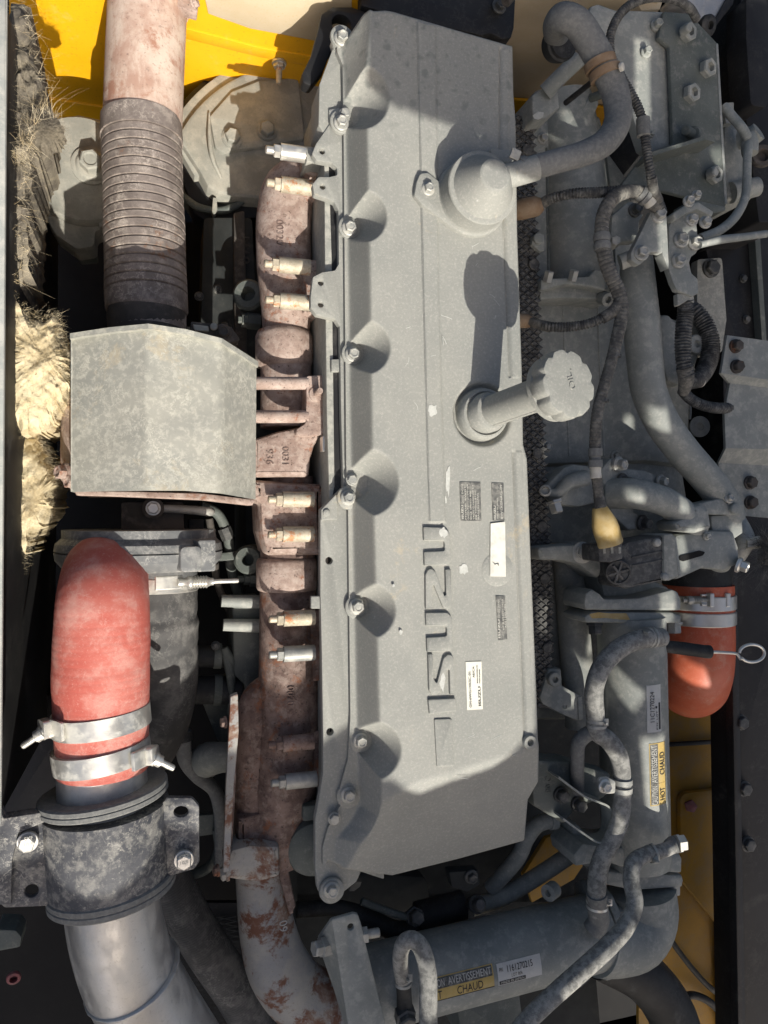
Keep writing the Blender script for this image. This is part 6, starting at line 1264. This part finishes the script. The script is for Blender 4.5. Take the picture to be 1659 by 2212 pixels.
# silver duct piece top right
sd2 = thing('silver_duct', 'bright silver duct corner behind the big bracket plate', 'duct', (1530, 30, -.2))
prism('duct', [r1(1060, -60), r1(1440, -60), r1(1430, 20), r1(1300, 180), r1(1240, 160), r1(1130, 30)], -.17, .05, M['steel'], sd2, 4); prism('edge', [r1(1420, -60), r1(1445, -60), r1(1435, 25), r1(1305, 190), r1(1290, 175)], -.165, .06, M['black'], sd2, 2)
lathe('latch', r1(1255, 170, -.15), (.2, -.4, 1), [(.012, -.01), (.018, 0), (.018, .008), (.012, .012), (.007, .012), (.006, .004), (0, .004)], M['rubber_black'], sd2, 24)
bb2 = thing('blue_block', 'pale painted block glimpsed above the bracket plate', 'block', (1430, -5, -.2)); prism('block', [r1(770, -60), r1(1000, -60), r1(960, 60), r1(840, 70)], -.19, .04, M['beige'], bb2, 4)

# ------------------------------------------------------------------ wiring
wh = thing('wiring_harness', 'thick tape-wrapped wiring harness running down to the ochre boot', 'harness', (1320, 700, -.08))
HZ0 = -.045
main = [r2(960, 225, -.06), r2(900, 170, -.05), r2(820, 105, HZ0), r2(730, 105, HZ0), r2(650, 150, HZ0), r2(600, 230, HZ0), r2(582, 320, HZ0), r2(585, 420, HZ0), r2(600, 520, HZ0), r2(640, 640, HZ0), r2(690, 750, HZ0), r2(712, 850, HZ0), r2(705, 940, HZ0), r2(680, 1050, HZ0), r2(650, 1180, HZ0), r2(600, 1350, HZ0), r2(560, 1500, HZ0), r3(545, 50, HZ0), r3(538, 200, -.05), r3(540, 330, -.055), r3(550, 420, -.06), r3(560, 500, -.062), r3(575, 610, -.065)]
tube('taped_loom', main, [12, 13, 14, 15, 16, 15.5, 15, 15.5, 16, 16, 15.5, 14.5, 14, 13.5, 13, 12.5, 12.5, 12.5, 12.5, 12, 11, 11, 12], M['tape'], wh, 24, rib=(.0062, .075, 4))
for q, r_ in [((825, 105), 18), ((850, 130), 18)]: 
    c_ = P(*r2(*q), HZ0); lathe('grip_ring', c_, (1, -.5, -.1), [(.007, 0), (.0118, .0), (.0128, .004), (.0118, .008), (.007, .008)], M['rubber'], wh, 28)
for q in [(582, 375), (585, 430)]:
    c_ = P(*r2(*q), HZ0); lathe('grip_ring', c_, (0, -1, 0), [(.008, -.001), (.0125, 0), (.0138, .006), (.0125, .012), (.008, .013)], M['rubber'], wh, 28)
lathe('white_tape', P(*r2(582, 325), HZ0), (.02, -1, 0), [(.0098, 0), (.0102, .001), (.0102, .008), (.0098, .009)], M['tape_white'], wh, 28); lathe('white_tape', P(*r2(880, 150), -.047), (.8, -.7, -.2), [(.0092, 0), (.0098, .001), (.0098, .010), (.0092, .011)], M['tape_white'], wh, 28)
lathe('clip_band', P(*r3(540, 210), -.05), (0, -1, 0), [(.009, 0), (.0112, .0), (.0112, .012), (.0085, .0125), (.0085, .018), (.0112, .0185), (.0112, .03), (.009, .03)], M['rubber'], wh, 28)
lathe('white_tape', P(*r3(540, 318), -.055), (.05, -1, 0), [(.0085, 0), (.0095, .001), (.0085, .012), (.0092, .02), (.008, .021)], M['tape_white'], wh, 24); lathe('white_tape', P(*r3(565, 520), -.063), (.15, -1, 0), [(.0085, 0), (.0090, .001), (.0100, .03), (.0085, .031)], M['tape'], wh, 24)
wb1 = thing('wiring_branch', 'upper corrugated wiring branch ending in a tan connector at the cover', 'harness', (1230, 430, -.1))
tube('conduit', [(1185, 432, -.10), (1205, 425, -.085), (1240, 418, -.07), (1290, 416, -.06), (1345, 412, -.05)], [11, 11, 11.5, 12, 12], M['conduit'], wb1, 20, rib=(.0046, .2))
tube('tape_end', [(1172, 440, -.11), (1180, 434, -.105), (1200, 426, -.09)], [12, 11.5, 11], M['tape'], wb1, 18, rib=(.004, .06, 2)); tube('connector', [(1100, 462, -.13), (1128, 452, -.12), (1160, 445, -.115), (1172, 441, -.11)], [17, 22, 21, 13], M['tan'], wb1, 28)
wb2 = thing('wiring_branch', 'lower corrugated wiring branch joining the harness fork from the cover', 'harness', (1230, 700, -.1))
tube('conduit', [(1165, 702, -.10), (1190, 706, -.085), (1230, 706, -.075), (1275, 698, -.06), (1305, 686, -.05)], 11, M['conduit'], wb2, 20, rib=(.0046, .2))
tube('tape_end', [(1145, 695, -.11), (1165, 701, -.10), (1190, 707, -.088)], [10, 11, 11.5], M['tape'], wb2, 18, rib=(.004, .06, 2)); tube('tape_end', [(1300, 688, -.052), (1325, 672, -.048), (1338, 655, -.046)], [12.5, 13, 13], M['tape'], wb2, 18, rib=(.004, .06, 2)); tube('connector', [(1112, 692, -.12), (1138, 694, -.115), (1148, 696, -.11)], [16, 15, 11], M['tan'], wb2, 24)
wc = thing('wiring_conduit', 'slim ribbed conduit arching over the big bracket plate', 'conduit', (1380, 200, -.03))
cz = -.02
c1 = [r1(1195, 120, -.08), r1(1150, 50, -.05), r1(1060, 0, -.03), r1(930, -18, cz), r1(820, 5, cz), r1(730, 60, cz), r1(665, 150, cz), r1(635, 250, cz), r1(640, 350, cz), r1(690, 460, cz), r1(750, 570, cz), r1(810, 680, cz), r1(850, 800, cz), r1(870, 950, cz), r1(890, 1080, cz), r1(910, 1200, -.03), r1(950, 1290, -.045), r1(985, 1370, -.055)]
tube('conduit', c1, [9, 9, 9, 9.5, 9.5, 10, 10, 10, 10, 10, 10, 10.5, 10.5, 10.5, 10, 10, 9, 7], M['conduit'], wc, 18, rib=(.0044, .2))
lathe('sleeve', P(*r1(848, 765), cz), (.05, -1, 0), [(.008, 0), (.0105, .001), (.0105, .028), (.008, .029)], M['rubber'], wc, 24); tube('tape_end', [r1(905, 1150, -.024), r1(918, 1230, -.034), r1(955, 1300, -.046)], [11, 11, 9], M['tape'], wc, 18, rib=(.004, .06, 2))
cl = thing('conduit_loop', 'ribbed black conduit loop with white tape next to the coolant pipe', 'conduit', (1500, 740, -.1))
lz = -.15
tube('conduit', [r2(1125, 800, -.09), r2(1125, 880, lz + .05), r2(1112, 1000, lz + .05), r2(1108, 1120, lz + .05), r2(1115, 1220, lz + .05), r2(1140, 1300, lz + .05)], [17, 18, 18, 18, 17, 16], M['conduit'], cl, 24, rib=(.0052, .18))
tube('conduit', [r2(1110, 850, -.22), r2(1180, 880, -.2), r2(1240, 950, -.19), r2(1280, 1050, -.185), r2(1285, 1150, -.18), r2(1255, 1250, -.17), r2(1200, 1320, -.15), r2(1140, 1345, -.14)], [19, 20, 20, 20, 20, 19, 18, 14], M['conduit'], cl, 24, rib=(.0052, .18))
lathe('white_tape', P(*r2(1215, 1310), -.155), (-.5, -.6, .2), [(.0125, -.004), (.0138, -.003), (.0138, .010), (.0125, .011)], M['tape_white'], cl, 28)
tube('tape_end', [r2(1118, 1240, -.1), r2(1130, 1310, -.105), r2(1120, 1370, -.12), r2(1110, 1400, -.13)], [18, 17, 14, 12], M['tape'], cl, 20, rib=(.004, .05, 2))
tube('conduit', [r2(1105, 1390, -.13), r2(1150, 1440, -.14), r2(1220, 1480, -.145), r2(1300, 1500, -.15), r2(1420, 1505, -.19)], [12, 12, 12, 12, 12], M['conduit'], cl, 20, rib=(.0046, .2))
prism('cable_clip', [r2(1070, 760), r2(1180, 770), r2(1185, 830), r2(1150, 800), r2(1075, 845)], -.08, .01, M['cast'], cl, 4)
kn = thing('filter_housing', 'rounded grey cast housing behind the ribbed conduit loop', 'housing', (1490, 760, -.25))
prism('body', [r2(960, 900), r2(1020, 890), r2(1065, 940), r2(1130, 1000), r2(1180, 1020), r2(1235, 1080), r2(1220, 1160), r2(1180, 1300), r2(1085, 1360), r2(1010, 1330), r2(970, 1200)], -.2, .08, M['paint'], kn, 12, bev=.01)
lathe('tapped_boss', r2(1178, 1095, -.198), (0, 0, 1), [(.018, -.01), (.018, .008), (.016, .01), (.007, .01), (.006, .003), (0, .003)], M['paint'], kn, 28)
bt = thing('threaded_rod', 'pale washer and rod end between coolant pipe and side plate', 'rod', (1510, 930, -.28))
lathe('washer', r3(1212, 70, -.26), (-.2, 0, 1), [(.021, 0), (.021, .004), (.008, .005), (.007, .002), (0, .002)], M['bolt'], bt, 28); tube('rod', [r2(1110, 1470, -.27), r2(1150, 1490, -.27), r2(1152, 1560, -.27), r3(1150, 20, -.27)], 3, M['bolt'], bt, 10)

# cable ties, joint bolts and stiffening ribs that break up the castings
for X_, Y_, dx, dy in [(690, 790, .4, -.9), (655, 1160, .2, -1), (575, 1450, .15, -1)]:
    c_ = P(*r2(X_, Y_), HZ0); lathe('cable_tie', c_, (dx, dy, 0), [(.0088, 0), (.0100, 0), (.0100, .004), (.0088, .004)], M['conduit'], wh, 24); box('tie_head', c_ + Vector((.008, -.002, .006)), (1, 0, 0), (0, 1, 0), (.005, .006, .005), M['conduit'], wh, .001)
for x_, y_ in [(1182, 965), (1330, 985), (1470, 990), (1185, 640), (1440, 700), (1488, 800)]: bolt(im, (x_, y_, -.2345), 12, M['bolt'])
for x_ in (1215, 1290): tube('rib', [(x_, 640, -.236), (x_ + 6, 800, -.2355), (x_ + 14, 985, -.236)], 3, M['paint'], im, 8, .02)
for x_, y_ in [(1172, 300), (1180, 600), (1372, 430), (1376, 600)]: bolt(gc, (x_, y_, -.2345), 12, M['bolt'])
tube('joint_line', [(1180, 320, -.2355), (1182, 460, -.2355), (1184, 585, -.2355)], 3, M['paint_dark'], gc, 8, .02)
tube('seam', [(1308, 330, -.235), (1322, 460, -.235), (1330, 600, -.235)], 2.5, M['paint_dark'], gc, 8, .02)
